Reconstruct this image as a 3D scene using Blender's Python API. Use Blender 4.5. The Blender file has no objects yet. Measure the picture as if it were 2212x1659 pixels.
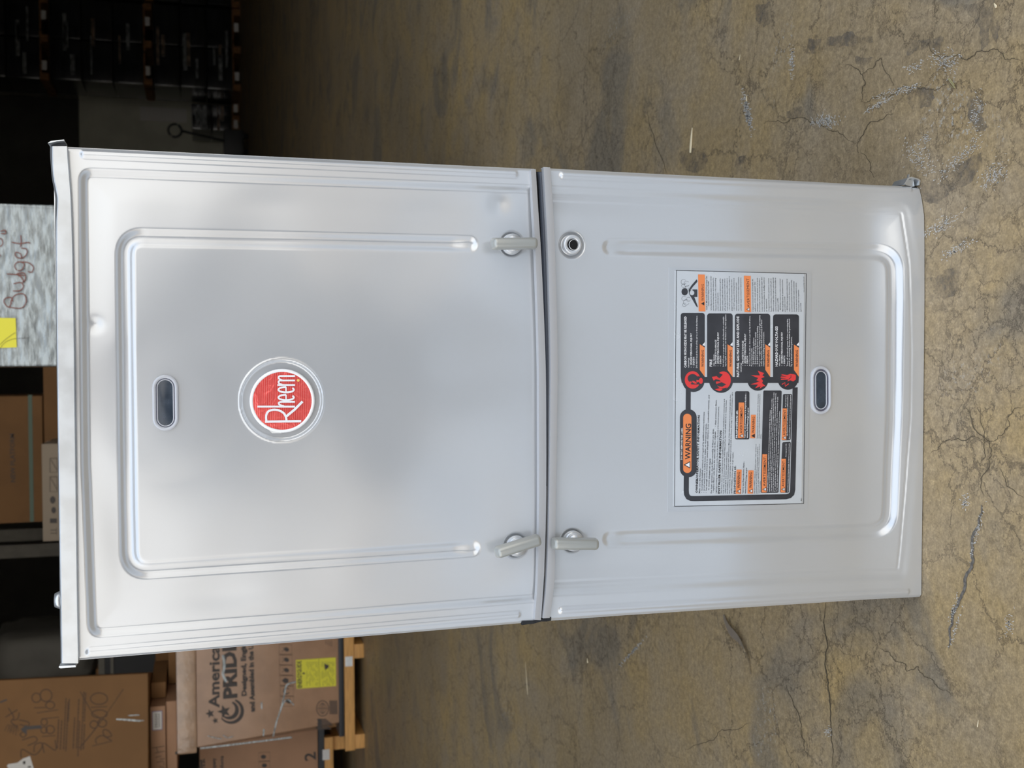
import bpy, bmesh, math, random
import numpy as np
from mathutils import Vector, noise
random.seed(7)
SC = bpy.context.scene
COL = SC.collection
PI = math.pi

# ------------------------------------------------------------------ camera
# The photograph is a portrait frame lying on its side: world up points to the picture's left.
FPX = 2380.0
YAW, PITCH, ROLL = -0.01539, 0.27329, -0.01325
CAM = np.array([0.02987, -1.02337, 0.7424])
_cy, _sy = math.cos(YAW), math.sin(YAW)
FW = np.array([_sy*math.cos(PITCH), _cy*math.cos(PITCH), -math.sin(PITCH)])
_r0 = np.array([_cy, -_sy, 0.0]); _u0 = np.cross(_r0, FW)
RT = math.cos(ROLL)*_r0 + math.sin(ROLL)*_u0
UP = -math.sin(ROLL)*_r0 + math.cos(ROLL)*_u0
cam_d = bpy.data.cameras.new('camera'); cam = bpy.data.objects.new('camera', cam_d); COL.objects.link(cam)
from mathutils import Matrix
m = Matrix.Identity(4)
for i in range(3):
    m[i][0] = -UP[i]; m[i][1] = RT[i]; m[i][2] = -FW[i]; m[i][3] = CAM[i]
cam.matrix_world = m
cam_d.sensor_fit = 'HORIZONTAL'; cam_d.sensor_width = 36.0; cam_d.lens = FPX/2212*36.0
cam_d.clip_start = 0.02; cam_d.clip_end = 200
cam_d.dof.use_dof = True; cam_d.dof.focus_distance = 1.05; cam_d.dof.aperture_fstop = 14.0
SC.camera = cam

# ------------------------------------------------------------------ world and exposure
W = bpy.data.worlds.new('world'); SC.world = W; W.use_nodes = True
nt = W.node_tree; nt.nodes.clear()
def wn(t, **k):
    n = nt.nodes.new(t)
    for a, b in k.items(): setattr(n, a, b)
    return n
out = wn('ShaderNodeOutputWorld'); bg = wn('ShaderNodeBackground'); tc = wn('ShaderNodeTexCoord')
sep = wn('ShaderNodeSeparateXYZ'); nt.links.new(tc.outputs['Generated'], sep.inputs[0])
rmp = wn('ShaderNodeValToRGB'); nt.links.new(sep.outputs['Z'], rmp.inputs[0])
cr = rmp.color_ramp
cr.elements[0].position = 0.0; cr.elements[0].color = (0.92, 0.86, 0.78, 1)
cr.elements[1].position = 1.0; cr.elements[1].color = (0.56, 0.74, 1.03, 1)
e = cr.elements.new(0.18); e.color = (1.0, 0.97, 0.93, 1)
e = cr.elements.new(0.5); e.color = (0.72, 0.86, 1.05, 1)
nz = wn('ShaderNodeTexNoise'); nz.inputs['Scale'].default_value = 2.6; nz.inputs['Detail'].default_value = 6
mp = wn('ShaderNodeMapping'); mp.inputs['Scale'].default_value = (1, 1, 2.2)
nt.links.new(tc.outputs['Generated'], mp.inputs[0]); nt.links.new(mp.outputs[0], nz.inputs['Vector'])
cl = wn('ShaderNodeValToRGB'); nt.links.new(nz.outputs['Fac'], cl.inputs[0])
cl.color_ramp.elements[0].position = 0.42; cl.color_ramp.elements[1].position = 0.72
mx = wn('ShaderNodeMix', data_type='RGBA')
nt.links.new(cl.outputs[0], mx.inputs[0]); nt.links.new(rmp.outputs[0], mx.inputs[6]); mx.inputs[7].default_value = (1.25, 1.20, 1.12, 1)
nt.links.new(mx.outputs[2], bg.inputs[0]); bg.inputs[1].default_value = 1.0
nt.links.new(bg.outputs[0], out.inputs[0])
SC.view_settings.view_transform = 'Standard'; SC.view_settings.look = 'None'
SC.view_settings.gamma = 1.0; SC.view_settings.use_curve_mapping = False
SC.view_settings.exposure = 0.85

# ------------------------------------------------------------------ helpers
def ray(x, y):
    return FW + ((1659-y)-829.5)/FPX*RT - (x-1106)/FPX*UP
def F(x, y, Y=0.0):                     # photograph point -> point of the vertical plane y = Y
    d = ray(x, y); return CAM + d*((Y-CAM[1])/d[1])
def G(x, y, z=0.0):                     # photograph point -> point of the level plane z
    d = ray(x, y); return CAM + d*((z-CAM[2])/d[2])
def lin(r, g, b):
    f = lambda c: (c/255/12.92) if c/255 <= 0.04045 else ((c/255+0.055)/1.055)**2.4
    return (f(r), f(g), f(b), 1.0)
def link_mesh(name, me, mat, parent=None, smooth=False):
    o = bpy.data.objects.new(name, me); COL.objects.link(o)
    if mat: me.materials.append(mat)
    if smooth:
        for p in me.polygons: p.use_smooth = True
    if parent is not None:
        o.parent = parent; o.location = -wloc(parent)
    return o
_WL = {}
def wloc(o):
    v = Vector((0, 0, 0))
    while o is not None: v += o.location; o = o.parent
    return v
def tag(o, label, cat, group=None):
    o['label'] = label; o['category'] = cat
    if group: o['group'] = group
    return o
def empty(name, loc, label, cat, group=None):
    o = bpy.data.objects.new(name, None); COL.objects.link(o); o.location = loc; o.empty_display_size = 0.1
    return tag(o, label, cat, group)
def struct(o): o['kind'] = 'structure'; return o

class MB:
    def __init__(s): s.v = []; s.f = []
    def add(s, vs, fs):
        b = len(s.v); s.v += [tuple(map(float, p)) for p in vs]; s.f += [tuple(b+i for i in f) for f in fs]
    def box(s, x0, x1, y0, y1, z0, z1):
        s.add([(x, y, z) for x in (x0, x1) for y in (y0, y1) for z in (z0, z1)],
              [(0, 1, 3, 2), (4, 6, 7, 5), (0, 4, 5, 1), (2, 3, 7, 6), (0, 2, 6, 4), (1, 5, 7, 3)])
    def prism(s, poly, y0, y1):         # poly = [(x, z)], faces towards -y at y0
        n = len(poly); a = sum(poly[i][0]*poly[(i+1) % n][1]-poly[(i+1) % n][0]*poly[i][1] for i in range(n))
        if a < 0: poly = poly[::-1]
        vs = [(x, y0, z) for x, z in poly] + [(x, y1, z) for x, z in poly]
        s.add(vs, [tuple(range(n)), tuple(range(2*n-1, n-1, -1))] + [(i, i+n, (i+1) % n+n, (i+1) % n) for i in range(n)])
    def tube(s, pts, r, n=8, cap=True):
        pts = [Vector(p) for p in pts]; rs = r if isinstance(r, (list, tuple)) else [r]*len(pts); rings = []
        for i, p in enumerate(pts):
            t = (pts[min(i+1, len(pts)-1)]-pts[max(i-1, 0)]).normalized()
            a = t.cross(Vector((0, 0, 1)) if abs(t.z) < 0.9 else Vector((1, 0, 0))).normalized(); b = t.cross(a)
            rings += [p+rs[i]*(math.cos(2*PI*k/n)*a+math.sin(2*PI*k/n)*b) for k in range(n)]
        fs = [(i*n+k, i*n+(k+1) % n, (i+1)*n+(k+1) % n, (i+1)*n+k) for i in range(len(pts)-1) for k in range(n)]
        if cap: fs += [tuple(range(n))[::-1], tuple((len(pts)-1)*n+k for k in range(n))]
        s.add(rings, fs)
    def build(s, name, mat, parent=None, smooth=False, bevel=0, seg=2, loc=None):
        me = bpy.data.meshes.new(name); me.from_pydata(s.v, [], s.f); me.update()
        if bevel or True:
            bm = bmesh.new(); bm.from_mesh(me)
            bmesh.ops.recalc_face_normals(bm, faces=bm.faces)
            if bevel: bmesh.ops.bevel(bm, geom=list(bm.edges), offset=bevel, segments=seg, affect='EDGES', profile=0.7, clamp_overlap=True)
            bm.to_mesh(me); bm.free()
        if loc is not None:
            me.transform(Matrix.Translation(-Vector(loc)))
        o = link_mesh(name, me, mat, parent, smooth or bool(bevel))
        if bevel: 
            try: me.set_sharp_from_angle(angle=math.radians(50))
            except Exception: pass
        if loc is not None: o.location = Vector(loc)-(wloc(parent) if parent else Vector((0, 0, 0)))
        return o

# --- materials
def mat(name, col, rough=0.6, metal=0.0, spec=0.5, noise_amt=0.0, nscale=20.0, bump=0.0, bscale=60.0, coat=0.0, trans=0.0, stretch=None, col2=None, rvar=0.0, alpha=1.0, detail=5):
    m = bpy.data.materials.new(name); m.use_nodes = True; t = m.node_tree; b = t.nodes['Principled BSDF']
    b.inputs['Base Color'].default_value = col; b.inputs['Roughness'].default_value = rough; b.inputs['Metallic'].default_value = metal
    b.inputs['Specular IOR Level'].default_value = spec; b.inputs['Coat Weight'].default_value = coat
    b.inputs['Transmission Weight'].default_value = trans; b.inputs['Alpha'].default_value = alpha
    if noise_amt or bump or rvar or col2:
        tc = t.nodes.new('ShaderNodeTexCoord'); mp = t.nodes.new('ShaderNodeMapping'); t.links.new(tc.outputs['Object'], mp.inputs[0])
        if stretch: mp.inputs['Scale'].default_value = stretch
        n = t.nodes.new('ShaderNodeTexNoise'); n.inputs['Scale'].default_value = nscale; n.inputs['Detail'].default_value = detail
        t.links.new(mp.outputs[0], n.inputs['Vector'])
        if noise_amt or col2:
            r = t.nodes.new('ShaderNodeValToRGB'); r.color_ramp.elements[0].position = 0.35; r.color_ramp.elements[1].position = 0.65; r.color_ramp.interpolation = 'EASE'
            c2 = col2 if col2 else tuple(min(1, c*(1+noise_amt)) for c in col[:3])+(1,)
            c1 = col if col2 else tuple(c*(1-noise_amt) for c in col[:3])+(1,)
            r.color_ramp.elements[0].color = c1; r.color_ramp.elements[1].color = c2
            t.links.new(n.outputs['Fac'], r.inputs[0]); t.links.new(r.outputs[0], b.inputs['Base Color'])
        if rvar:
            mr = t.nodes.new('ShaderNodeMapRange'); mr.inputs[1].default_value = 0.3; mr.inputs[2].default_value = 0.7
            mr.inputs[3].default_value = rough-rvar; mr.inputs[4].default_value = rough+rvar
            t.links.new(n.outputs['Fac'], mr.inputs[0]); t.links.new(mr.outputs[0], b.inputs['Roughness'])
        if bump:
            n2 = t.nodes.new('ShaderNodeTexNoise'); n2.inputs['Scale'].default_value = bscale; n2.inputs['Detail'].default_value = 4
            t.links.new(mp.outputs[0], n2.inputs['Vector'])
            bp = t.nodes.new('ShaderNodeBump'); bp.inputs['Strength'].default_value = bump; bp.inputs['Distance'].default_value = 0.002
            t.links.new(n2.outputs['Fac'], bp.inputs['Height']); t.links.new(bp.outputs[0], b.inputs['Normal'])
    return m
M = {}
M['paint'] = mat('door_paint', lin(207, 209, 211), 0.2, 0.45, 0.6, noise_amt=0.015, nscale=5, detail=0)
M['lip'] = mat('lip_paint', lin(192, 193, 196), 0.4, 0.25, 0.5)
M['galv'] = mat('galvanised_steel', lin(214, 218, 221), 0.34, 0.75, 0.5, noise_amt=0.06, nscale=45, rvar=0.06)
M['latch'] = mat('latch_paint', lin(172, 173, 168), 0.3, 0.4, 0.5)
M['black'] = mat('black_foam', lin(30, 31, 34), 0.8, bump=0.5, bscale=400)
M['gasket'] = mat('gasket_rubber', lin(70, 76, 88), 0.35)
M['hole'] = mat('hole_dark', lin(6, 6, 7), 0.9)  # black for discs put in place of the dark inside holes
M['clear'] = mat('clear_plastic', lin(222, 224, 230), 0.06, 0.0, 0.8, trans=0.35)
M['smoke'] = mat('dark_plastic', lin(52, 62, 74), 0.25, 0.0, 0.6, noise_amt=0.2, nscale=60, rvar=0.1)
M['lens_wall'] = mat('lens_wall', lin(96, 96, 116), 0.12, 0.0, 0.9, trans=0.2)
M['whiteprint'] = mat('white_print', lin(236, 236, 238), 0.35)
M['rim'] = mat('emblem_rim', lin(246, 246, 246), 0.2, 0.0)
M['sheet'] = mat('label_sheet', lin(205, 210, 215), 0.22, 0.2, 0.5, noise_amt=0.03, nscale=30, rvar=0.08)
M['film'] = mat('label_margin', lin(204, 207, 210), 0.15, 0.45)
M['ink'] = mat('charcoal_ink', lin(56, 57, 62), 0.28, noise_amt=0.15, nscale=40)
M['blackprint'] = mat('black_print', lin(40, 40, 44), 0.4)
M['orange'] = mat('orange_ink', lin(232, 137, 82), 0.35)
M['redink'] = mat('red_ink', lin(222, 62, 62), 0.35)
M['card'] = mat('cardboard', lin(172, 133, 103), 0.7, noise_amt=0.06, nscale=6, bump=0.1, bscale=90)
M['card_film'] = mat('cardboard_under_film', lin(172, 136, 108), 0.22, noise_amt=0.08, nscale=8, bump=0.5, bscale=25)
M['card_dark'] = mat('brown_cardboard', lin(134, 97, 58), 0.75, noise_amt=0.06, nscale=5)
M['card_print'] = mat('carton_print', lin(62, 54, 50), 0.5)
M['marker'] = mat('marker_ink', lin(70, 46, 26), 0.6)
M['marker_red'] = mat('brown_marker', lin(120, 62, 48), 0.5)
M['wood'] = mat('pallet_wood', lin(214, 160, 92), 0.6, noise_amt=0.12, nscale=12, stretch=(1, 8, 20))
M['wood_dark'] = mat('old_pallet_wood', lin(134, 92, 52), 0.75, noise_amt=0.2, nscale=9)
M['lid'] = mat('film_covered_lid', lin(176, 144, 116), 0.14, 0.0, 0.9, noise_amt=0.12, nscale=14, bump=1.0, bscale=34)
M['tape_clear'] = mat('packing_tape', lin(196, 166, 146), 0.12, 0.0, 0.8, noise_amt=0.1, nscale=25, bump=0.9, bscale=40)
M['blackstrip'] = mat('black_tray', lin(38, 42, 48), 0.4)
M['yellow'] = mat('yellow_paper', lin(232, 224, 60), 0.5)
M['paper'] = mat('white_paper', lin(220, 218, 214), 0.6)
M['paperblue'] = mat('lilac_print', lin(120, 110, 150), 0.6)
M['shrink'] = mat('silver_wrap', lin(150, 158, 160), 0.26, 0.3, 0.7, noise_amt=0.35, nscale=24, bump=1.0, bscale=30, stretch=(1, 1, 3.5), rvar=0.1)
M['filmshine_grey'] = mat('grey_film_shine', lin(118, 122, 122), 0.3, noise_amt=0.6, nscale=9, stretch=(1, 1, 5))
M['filmshine_brown'] = mat('brown_film_shine', lin(110, 92, 74), 0.4, noise_amt=0.6, nscale=9)
M['blackwrap'] = mat('black_shrink_wrap', lin(26, 29, 34), 0.16, 0.0, 0.9, noise_amt=0.6, nscale=5, bump=1.0, bscale=9, stretch=(0.5, 1, 5))
M['greywall'] = mat('grey_wall_board', lin(205, 205, 190), 0.8, noise_amt=0.05, nscale=3)
M['steel'] = mat('rack_steel', lin(120, 116, 106), 0.6, noise_amt=0.1, nscale=10)
M['tarp'] = mat('grey_tarp', lin(112, 110, 104), 0.7, noise_amt=0.12, nscale=4, bump=0.6, bscale=8)
M['darkbox'] = mat('dark_appliance', lin(34, 34, 36), 0.5, noise_amt=0.2, nscale=3)
M['wallpaint'] = mat('warehouse_wall', lin(96, 94, 90), 0.85, noise_amt=0.1, nscale=1.5)
M['ceil'] = mat('warehouse_ceiling', lin(88, 88, 88), 0.85)
M['greenstrap'] = mat('green_strap', lin(66, 96, 74), 0.4)
M['straw'] = mat('pale_wood', lin(238, 222, 186), 0.6)
M['scuff'] = mat('scuff_mark', lin(210, 206, 198), 0.7)
M['scuffdark'] = mat('crack_line', lin(86, 76, 60), 0.9)
M['cloth_dark'] = mat('dark_cloth', lin(40, 44, 54), 0.85, noise_amt=0.1, nscale=12)
M['skin'] = mat('skin', lin(190, 140, 112), 0.6)
M['hair'] = mat('hair', lin(30, 24, 20), 0.6)
M['phone'] = mat('phone_body', lin(20, 22, 26), 0.2)
M['gold'] = mat('gold_dot', lin(240, 200, 110), 0.3)

# red foil with fine ruled lines for the emblem
def foil():
    m = mat('red_foil', lin(226, 70, 66), 0.22, 0.25, 0.6)
    t = m.node_tree; b = t.nodes['Principled BSDF']
    tc = t.nodes.new('ShaderNodeTexCoord'); w = t.nodes.new('ShaderNodeTexWave'); w.bands_direction = 'Z'; w.inputs['Scale'].default_value = 190
    n = t.nodes.new('ShaderNodeTexNoise'); n.inputs['Scale'].default_value = 55; n.inputs['Detail'].default_value = 3; n.inputs['Distortion'].default_value = 1.5
    t.links.new(tc.outputs['Object'], w.inputs[0]); t.links.new(tc.outputs['Object'], n.inputs['Vector'])
    r = t.nodes.new('ShaderNodeValToRGB'); r.color_ramp.elements[0].color = lin(222, 66, 62); r.color_ramp.elements[1].color = lin(244, 118, 112)
    t.links.new(w.outputs['Fac'], r.inputs[0]); t.links.new(r.outputs[0], b.inputs['Base Color'])
    bp = t.nodes.new('ShaderNodeBump'); bp.inputs['Strength'].default_value = 0.5; bp.inputs['Distance'].default_value = 0.002
    t.links.new(n.outputs['Fac'], bp.inputs['Height']); t.links.new(bp.outputs[0], b.inputs['Normal'])
    return m
M['foil'] = foil()

# worn concrete: stains, two sizes of cracks, pale scuffs
def concrete():
    m = bpy.data.materials.new('worn_concrete'); m.use_nodes = True; t = m.node_tree; b = t.nodes['Principled BSDF']; L = t.links.new
    def N(k, **kw):
        n = t.nodes.new(k)
        for a, c in kw.items(): setattr(n, a, c)
        return n
    tc = N('ShaderNodeTexCoord')
    def noise_n(scale, detail=5, rough=0.5, dist=0.0, vec=None):
        n = N('ShaderNodeTexNoise'); n.inputs['Scale'].default_value = scale; n.inputs['Detail'].default_value = detail
        n.inputs['Roughness'].default_value = rough; n.inputs['Distortion'].default_value = dist
        L(vec or tc.outputs['Object'], n.inputs['Vector']); return n
    def ramp(src, a, c, ca=(0, 0, 0, 1), cb=(1, 1, 1, 1)):
        r = N('ShaderNodeValToRGB'); r.color_ramp.elements[0].position = a; r.color_ramp.elements[1].position = c
        r.color_ramp.elements[0].color = ca; r.color_ramp.elements[1].color = cb; L(src, r.inputs[0]); return r
    def mix(fac, a, c, mode='MIX'):
        x = N('ShaderNodeMix', data_type='RGBA', blend_type=mode)
        if hasattr(fac, 'links'): L(fac, x.inputs[0])
        else: x.inputs[0].default_value = fac
        for i, s in ((6, a), (7, c)):
            if hasattr(s, 'links'): L(s, x.inputs[i])
            else: x.inputs[i].default_value = s
        return x.outputs[2]
    big = noise_n(1.5, 6, 0.62, 0.4)
    c = ramp(big.outputs['Fac'], 0.36, 0.64, lin(154, 135, 105), lin(188, 160, 110)).outputs[0]
    med = noise_n(7, 8, 0.65)
    c = mix(ramp(med.outputs['Fac'], 0.38, 0.66).outputs[0], c, lin(166, 148, 121))
    # grey rubbed stains with firmer edges
    st = noise_n(3.3, 4, 0.55, 0.8); stm = ramp(st.outputs['Fac'], 0.55, 0.63)
    s2 = mix(0.6, c, lin(124, 118, 108)); c = mix(stm.outputs[0], c, s2)
    fine = noise_n(120, 5, 0.7)
    c = mix(0.75, c, ramp(fine.outputs['Fac'], 0.2, 0.8, (0.42, 0.42, 0.42, 1), (1.55, 1.55, 1.55, 1)).outputs[0], 'MULTIPLY')
    f2 = noise_n(420, 3, 0.7)
    c = mix(0.6, c, ramp(f2.outputs['Fac'], 0.25, 0.75, (0.5, 0.5, 0.5, 1), (1.5, 1.5, 1.5, 1)).outputs[0], 'MULTIPLY')
    # cracks
    wob = noise_n(14, 7, 0.72); vm = N('ShaderNodeVectorMath', operation='SCALE'); vm.inputs['Scale'].default_value = 0.09
    L(wob.outputs['Color'], vm.inputs[0]); va = N('ShaderNodeVectorMath', operation='ADD'); L(tc.outputs['Object'], va.inputs[0]); L(vm.outputs[0], va.inputs[1])
    def cracks(scale, width, mlo, mhi, ns):
        v = N('ShaderNodeTexVoronoi', feature='DISTANCE_TO_EDGE'); v.inputs['Scale'].default_value = scale; L(va.outputs[0], v.inputs['Vector'])
        r = ramp(v.outputs['Distance'], 0.0, width, (1, 1, 1, 1), (0, 0, 0, 1))
        k = ramp(noise_n(ns, 3).outputs['Fac'], mlo, mhi)
        mm = N('ShaderNodeMath', operation='MULTIPLY'); L(r.outputs[0], mm.inputs[0]); L(k.outputs[0], mm.inputs[1]); return mm.outputs[0]
    k1 = cracks(8.5, 0.016, 0.33, 0.5, 2.2); k2 = cracks(23, 0.032, 0.45, 0.6, 3.1)
    kk = N('ShaderNodeMath', operation='MAXIMUM'); L(k1, kk.inputs[0]); L(k2, kk.inputs[1])
    kf = N('ShaderNodeMath', operation='MULTIPLY'); L(kk.outputs[0], kf.inputs[0]); kf.inputs[1].default_value = 0.72
    c = mix(kf.outputs[0], c, lin(78, 68, 56))
    # pale scuffs
    sc = noise_n(5.0, 2, 0.5, 0.0); sc2 = noise_n(150, 4, 0.8)
    a = ramp(sc.outputs['Fac'], 0.63, 0.70); d = ramp(sc2.outputs['Fac'], 0.56, 0.64)
    mm = N('ShaderNodeMath', operation='MULTIPLY'); L(a.outputs[0], mm.inputs[0]); L(d.outputs[0], mm.inputs[1])
    c = mix(mm.outputs[0], c, lin(186, 182, 174))
    L(c, b.inputs['Base Color']); b.inputs['Roughness'].default_value = 0.55; b.inputs['Specular IOR Level'].default_value = 0.35
    mr = N('ShaderNodeMapRange'); L(med.outputs['Fac'], mr.inputs[0]); mr.inputs[3].default_value = 0.42; mr.inputs[4].default_value = 0.72; L(mr.outputs[0], b.inputs['Roughness'])
    h = N('ShaderNodeMath', operation='SUBTRACT'); L(fine.outputs['Fac'], h.inputs[0]); L(kk.outputs[0], h.inputs[1])
    bp = N('ShaderNodeBump'); bp.inputs['Strength'].default_value = 0.25; bp.inputs['Distance'].default_value = 0.002
    L(h.outputs[0], bp.inputs['Height']); L(bp.outputs[0], b.inputs['Normal'])
    return m
M['concrete'] = concrete()

# ------------------------------------------------------------------ the warehouse shell
def sbox(name, x0, x1, y0, y1, z0, z1, m):
    q = MB(); q.box(x0, x1, y0, y1, z0, z1); return struct(q.build(name, m))
floor = sbox('floor', -40, 40, -40, 26.2, -0.2, 0.0, M['concrete'])
sbox('added_apron', -40, 40, -2.3, -0.4, 0.0, 0.004, mat('apron_tint', lin(206, 210, 213), 0.7, noise_amt=0.05, nscale=6))  # unseen pale slab, added so the lower door reflects a cooler tone
sbox('pavement', -40, 40, -40, -2.31, 0.0, 0.004, mat('pavement', lin(192, 168, 138), 0.75, noise_amt=0.08, nscale=6))
DOORY = -0.3
sbox('wall_back', -11.2, 11.2, 26.0, 26.2, 0, 7, M['wallpaint'])
sbox('wall_left', -11.2, -11.0, DOORY, 26, 0, 7, M['wallpaint'])
sbox('wall_right', 11.0, 11.2, DOORY, 26, 0, 7, M['wallpaint'])
sbox('ceiling', -11.2, 11.2, DOORY, 26.2, 7, 7.2, M['ceil'])
sbox('wall_front_header', -11.2, 11.2, DOORY-0.2, DOORY, 4.2, 7.2, M['wallpaint'])
sbox('wall_front_left', -11.2, -4.6, DOORY-0.2, DOORY, 0, 4.2, M['wallpaint'])
sbox('wall_front_right', 4.6, 11.2, DOORY-0.2, DOORY, 0, 4.2, M['wallpaint'])

# ------------------------------------------------------------------ writing
_curve = None
def text2d(s, res=2, bold=0.0, space=1.0):
    cu = bpy.data.curves.new('t', 'FONT'); cu.body = s; cu.size = 1.0; cu.resolution_u = res; cu.offset = bold; cu.space_character = space
    ob = bpy.data.objects.new('t', cu); me = bpy.data.meshes.new_from_object(ob)
    vs = [(v.co.x, v.co.y) for v in me.vertices]; fs = [tuple(p.vertices) for p in me.polygons]
    bpy.data.objects.remove(ob); bpy.data.curves.remove(cu); bpy.data.meshes.remove(me)
    return vs, fs
CAPH = 0.69
def put_text(mb, s, a, b, cap, Y=0.0, res=1, bold=0.0):
    """text s: baseline runs from photograph point a to b on plane y=Y; cap = cap height in photograph pixels"""
    A = F(a[0], a[1], Y); B = F(b[0], b[1], Y); T = F(a[0]-cap, a[1], Y)
    vs, fs = text2d(s, res, bold)
    if not vs: return
    x0 = min(v[0] for v in vs); x1 = max(v[0] for v in vs)
    ux = (B-A)/(x1-x0); uz = (T-A)/CAPH
    hyp = np.cross(np.array([0, 1., 0]), (B-A)/np.linalg.norm(B-A)); hyp = -hyp if hyp[2] < 0 else hyp
    uz = hyp*np.dot(uz, hyp)
    mb.add([A+ux*(x-x0)+uz*y for x, y in vs], fs)
_LAY = [0]
def layer(Y):                            # overlapping print never shares one exact plane
    _LAY[0] = (_LAY[0]+1) % 11; return Y-0.000008*_LAY[0]
def poly(mb, pts, Y=0.0):
    Y = layer(Y)
    mb.add([F(x, y, Y) for x, y in pts], [tuple(range(len(pts)))])
def stroke(mb, pts, w, Y=0.0, closed=False):
    """ribbon of width w (photograph pixels) along photograph points on plane y=Y"""
    Y = layer(Y); P = [np.array(p, float) for p in pts]
    if closed: P = P+[P[0], P[1]]
    L = []; R = []
    for i, p in enumerate(P):
        t = P[min(i+1, len(P)-1)]-P[max(i-1, 0)]; l = np.linalg.norm(t); t = t/l if l else np.array([1., 0])
        n = np.array([-t[1], t[0]])*w/2; L.append(p+n); R.append(p-n)
    n = len(P); mb.add([F(q[0], q[1], Y) for q in L+R], [(i, i+1, n+i+1, n+i) for i in range(n-1)])
def smoothp(pts, k=6):
    P = [np.array(p, float) for p in pts]; out = []
    for i in range(len(P)-1):
        p0 = P[max(i-1, 0)]; p1 = P[i]; p2 = P[i+1]; p3 = P[min(i+2, len(P)-1)]
        for j in range(k):
            t = j/k; out.append(0.5*((2*p1)+(-p0+p2)*t+(2*p0-5*p1+4*p2-p3)*t*t+(-p0+3*p1-3*p2+p3)*t**3))
    out.append(P[-1]); return out
def ell(cx, cy, rx, ry, n=28, a0=0.0, a1=2*PI, rot=0.0):
    full = abs(a1-a0-2*PI) < 1e-6; r = []
    for i in range(n if full else n+1):
        a = a0+(a1-a0)*i/n; x = rx*math.cos(a); y = ry*math.sin(a)
        r.append((cx+x*math.cos(rot)-y*math.sin(rot), cy+x*math.sin(rot)+y*math.cos(rot)))
    return r
def rrect(x0, x1, y0, y1, r, n=4):
    o = []
    for cx, cy, a in ((x1-r, y1-r, 0), (x0+r, y1-r, PI/2), (x0+r, y0+r, PI), (x1-r, y0+r, 1.5*PI)):
        o += [(cx+r*math.cos(a+PI/2*k/n), cy+r*math.sin(a+PI/2*k/n)) for k in range(n+1)]
    return o

# ------------------------------------------------------------------ distance fields for the pressed doors
def xz(p): v = F(p[0], p[1]); return np.array([v[0], v[2]])
def d_seg(X, Z, a, b):
    ax, az = a; bx, bz = b; dx, dz = bx-ax, bz-az; l = dx*dx+dz*dz
    t = np.clip(((X-ax)*dx+(Z-az)*dz)/l, 0, 1); return np.hypot(X-ax-t*dx, Z-az-t*dz)
def d_line(X, Z, pts):
    d = np.full_like(X, 1e9)
    for a, b in zip(pts[:-1], pts[1:]): d = np.minimum(d, d_seg(X, Z, a, b))
    return d
def sd_poly(X, Z, pts):
    d = d_line(X, Z, list(pts)+[pts[0]]); ins = np.zeros_like(X, bool)
    n = len(pts)
    for i in range(n):
        (x1, z1), (x2, z2) = pts[i], pts[(i+1) % n]
        c = ((z1 > Z) != (z2 > Z)) & (X < (x2-x1)*(Z-z1)/((z2-z1) if abs(z2-z1) > 1e-12 else 1e-12)+x1); ins ^= c
    return np.where(ins, -d, d)
def sstep(t): t = np.clip(t, 0, 1); return t*t*(3-2*t)
def corner(p, q, r, rad, n=14):          # arc (in photograph px) replacing corner q between p and r
    p, q, r = map(lambda v: np.array(v, float), (p, q, r)); a = (p-q)/np.linalg.norm(p-q); b = (r-q)/np.linalg.norm(r-q)
    A = q+a*rad; B = q+b*rad; out = []
    for i in range(n+1):
        t = i/n; out.append((1-t)**2*A+2*t*(1-t)*q+t*t*B)
    return out
def bead(d, w, h):                      # rounded flat-topped bead
    t = np.clip(1-d/w, 0, 1); return h*sstep(t*1.25)
FEAT = {}
def feats(upper):
    f = {}
    if upper:
        rec = [(171, 372), (1200, 404), (1200, 1297), (190, 1378)]
        R = []
        R += corner((171, 1000), (170, 363), (600, 378), 30) + [(1215, 403), (1215, 1296)] + corner((700, 1336), (190, 1379), (178, 1000), 34) + [(176, 1000)]
        f['rec'] = [xz(p) for p in R]
        U = [(1018, 526), (320, 512)] + corner((320, 512), (269, 510), (270, 600), 42) + [(270, 620), (276, 1100)] + corner((276, 1100), (279, 1236), (340, 1232), 44) + [(340, 1232), (1024, 1187)]
        f['u'] = [xz(p) for p in U]; f['uw'] = 0.0082
        f['ribs'] = [[xz((182, 333)), xz((1112, 376))], [xz((194, 1408)), xz((1118, 1328))]]
        f['dish'] = [(xz((1108, 526)), 0.0125), (xz((1117, 1180)), 0.0125)]
        f['ring'] = xz((610, 865))
    else:
        R = [(1150, 400)] + corner((1500, 415), (1958, 437), (1976, 569), 24) + [(1975, 569), (1981, 760), (1981, 900), (1972, 1060), (1963, 1190)] + corner((1963, 1190), (1957, 1252), (1800, 1259), 22) + [(1700, 1263), (1150, 1290)]
        f['rec'] = [xz(p) for p in R]
        U = [(1322, 533), (1860, 543)] + corner((1860, 543), (1927, 545), (1929, 620), 40) + [(1929, 640), (1928, 900), (1923, 1090)] + corner((1923, 1090), (1920, 1146), (1850, 1149), 38) + [(1850, 1149), (1322, 1166)]
        f['u'] = [xz(p) for p in U]; f['uw'] = 0.0095
        f['ribs'] = [[xz((1216, 379)), xz((1962, 409))], [xz((1214, 1319)), xz((1956, 1277))]]
        f['dish'] = [(xz((1238, 528)), 0.0138), (xz((1239, 1169)), 0.0125)]
        f['ring'] = None
    return f
FEAT[True] = feats(True); FEAT[False] = feats(False)
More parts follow.
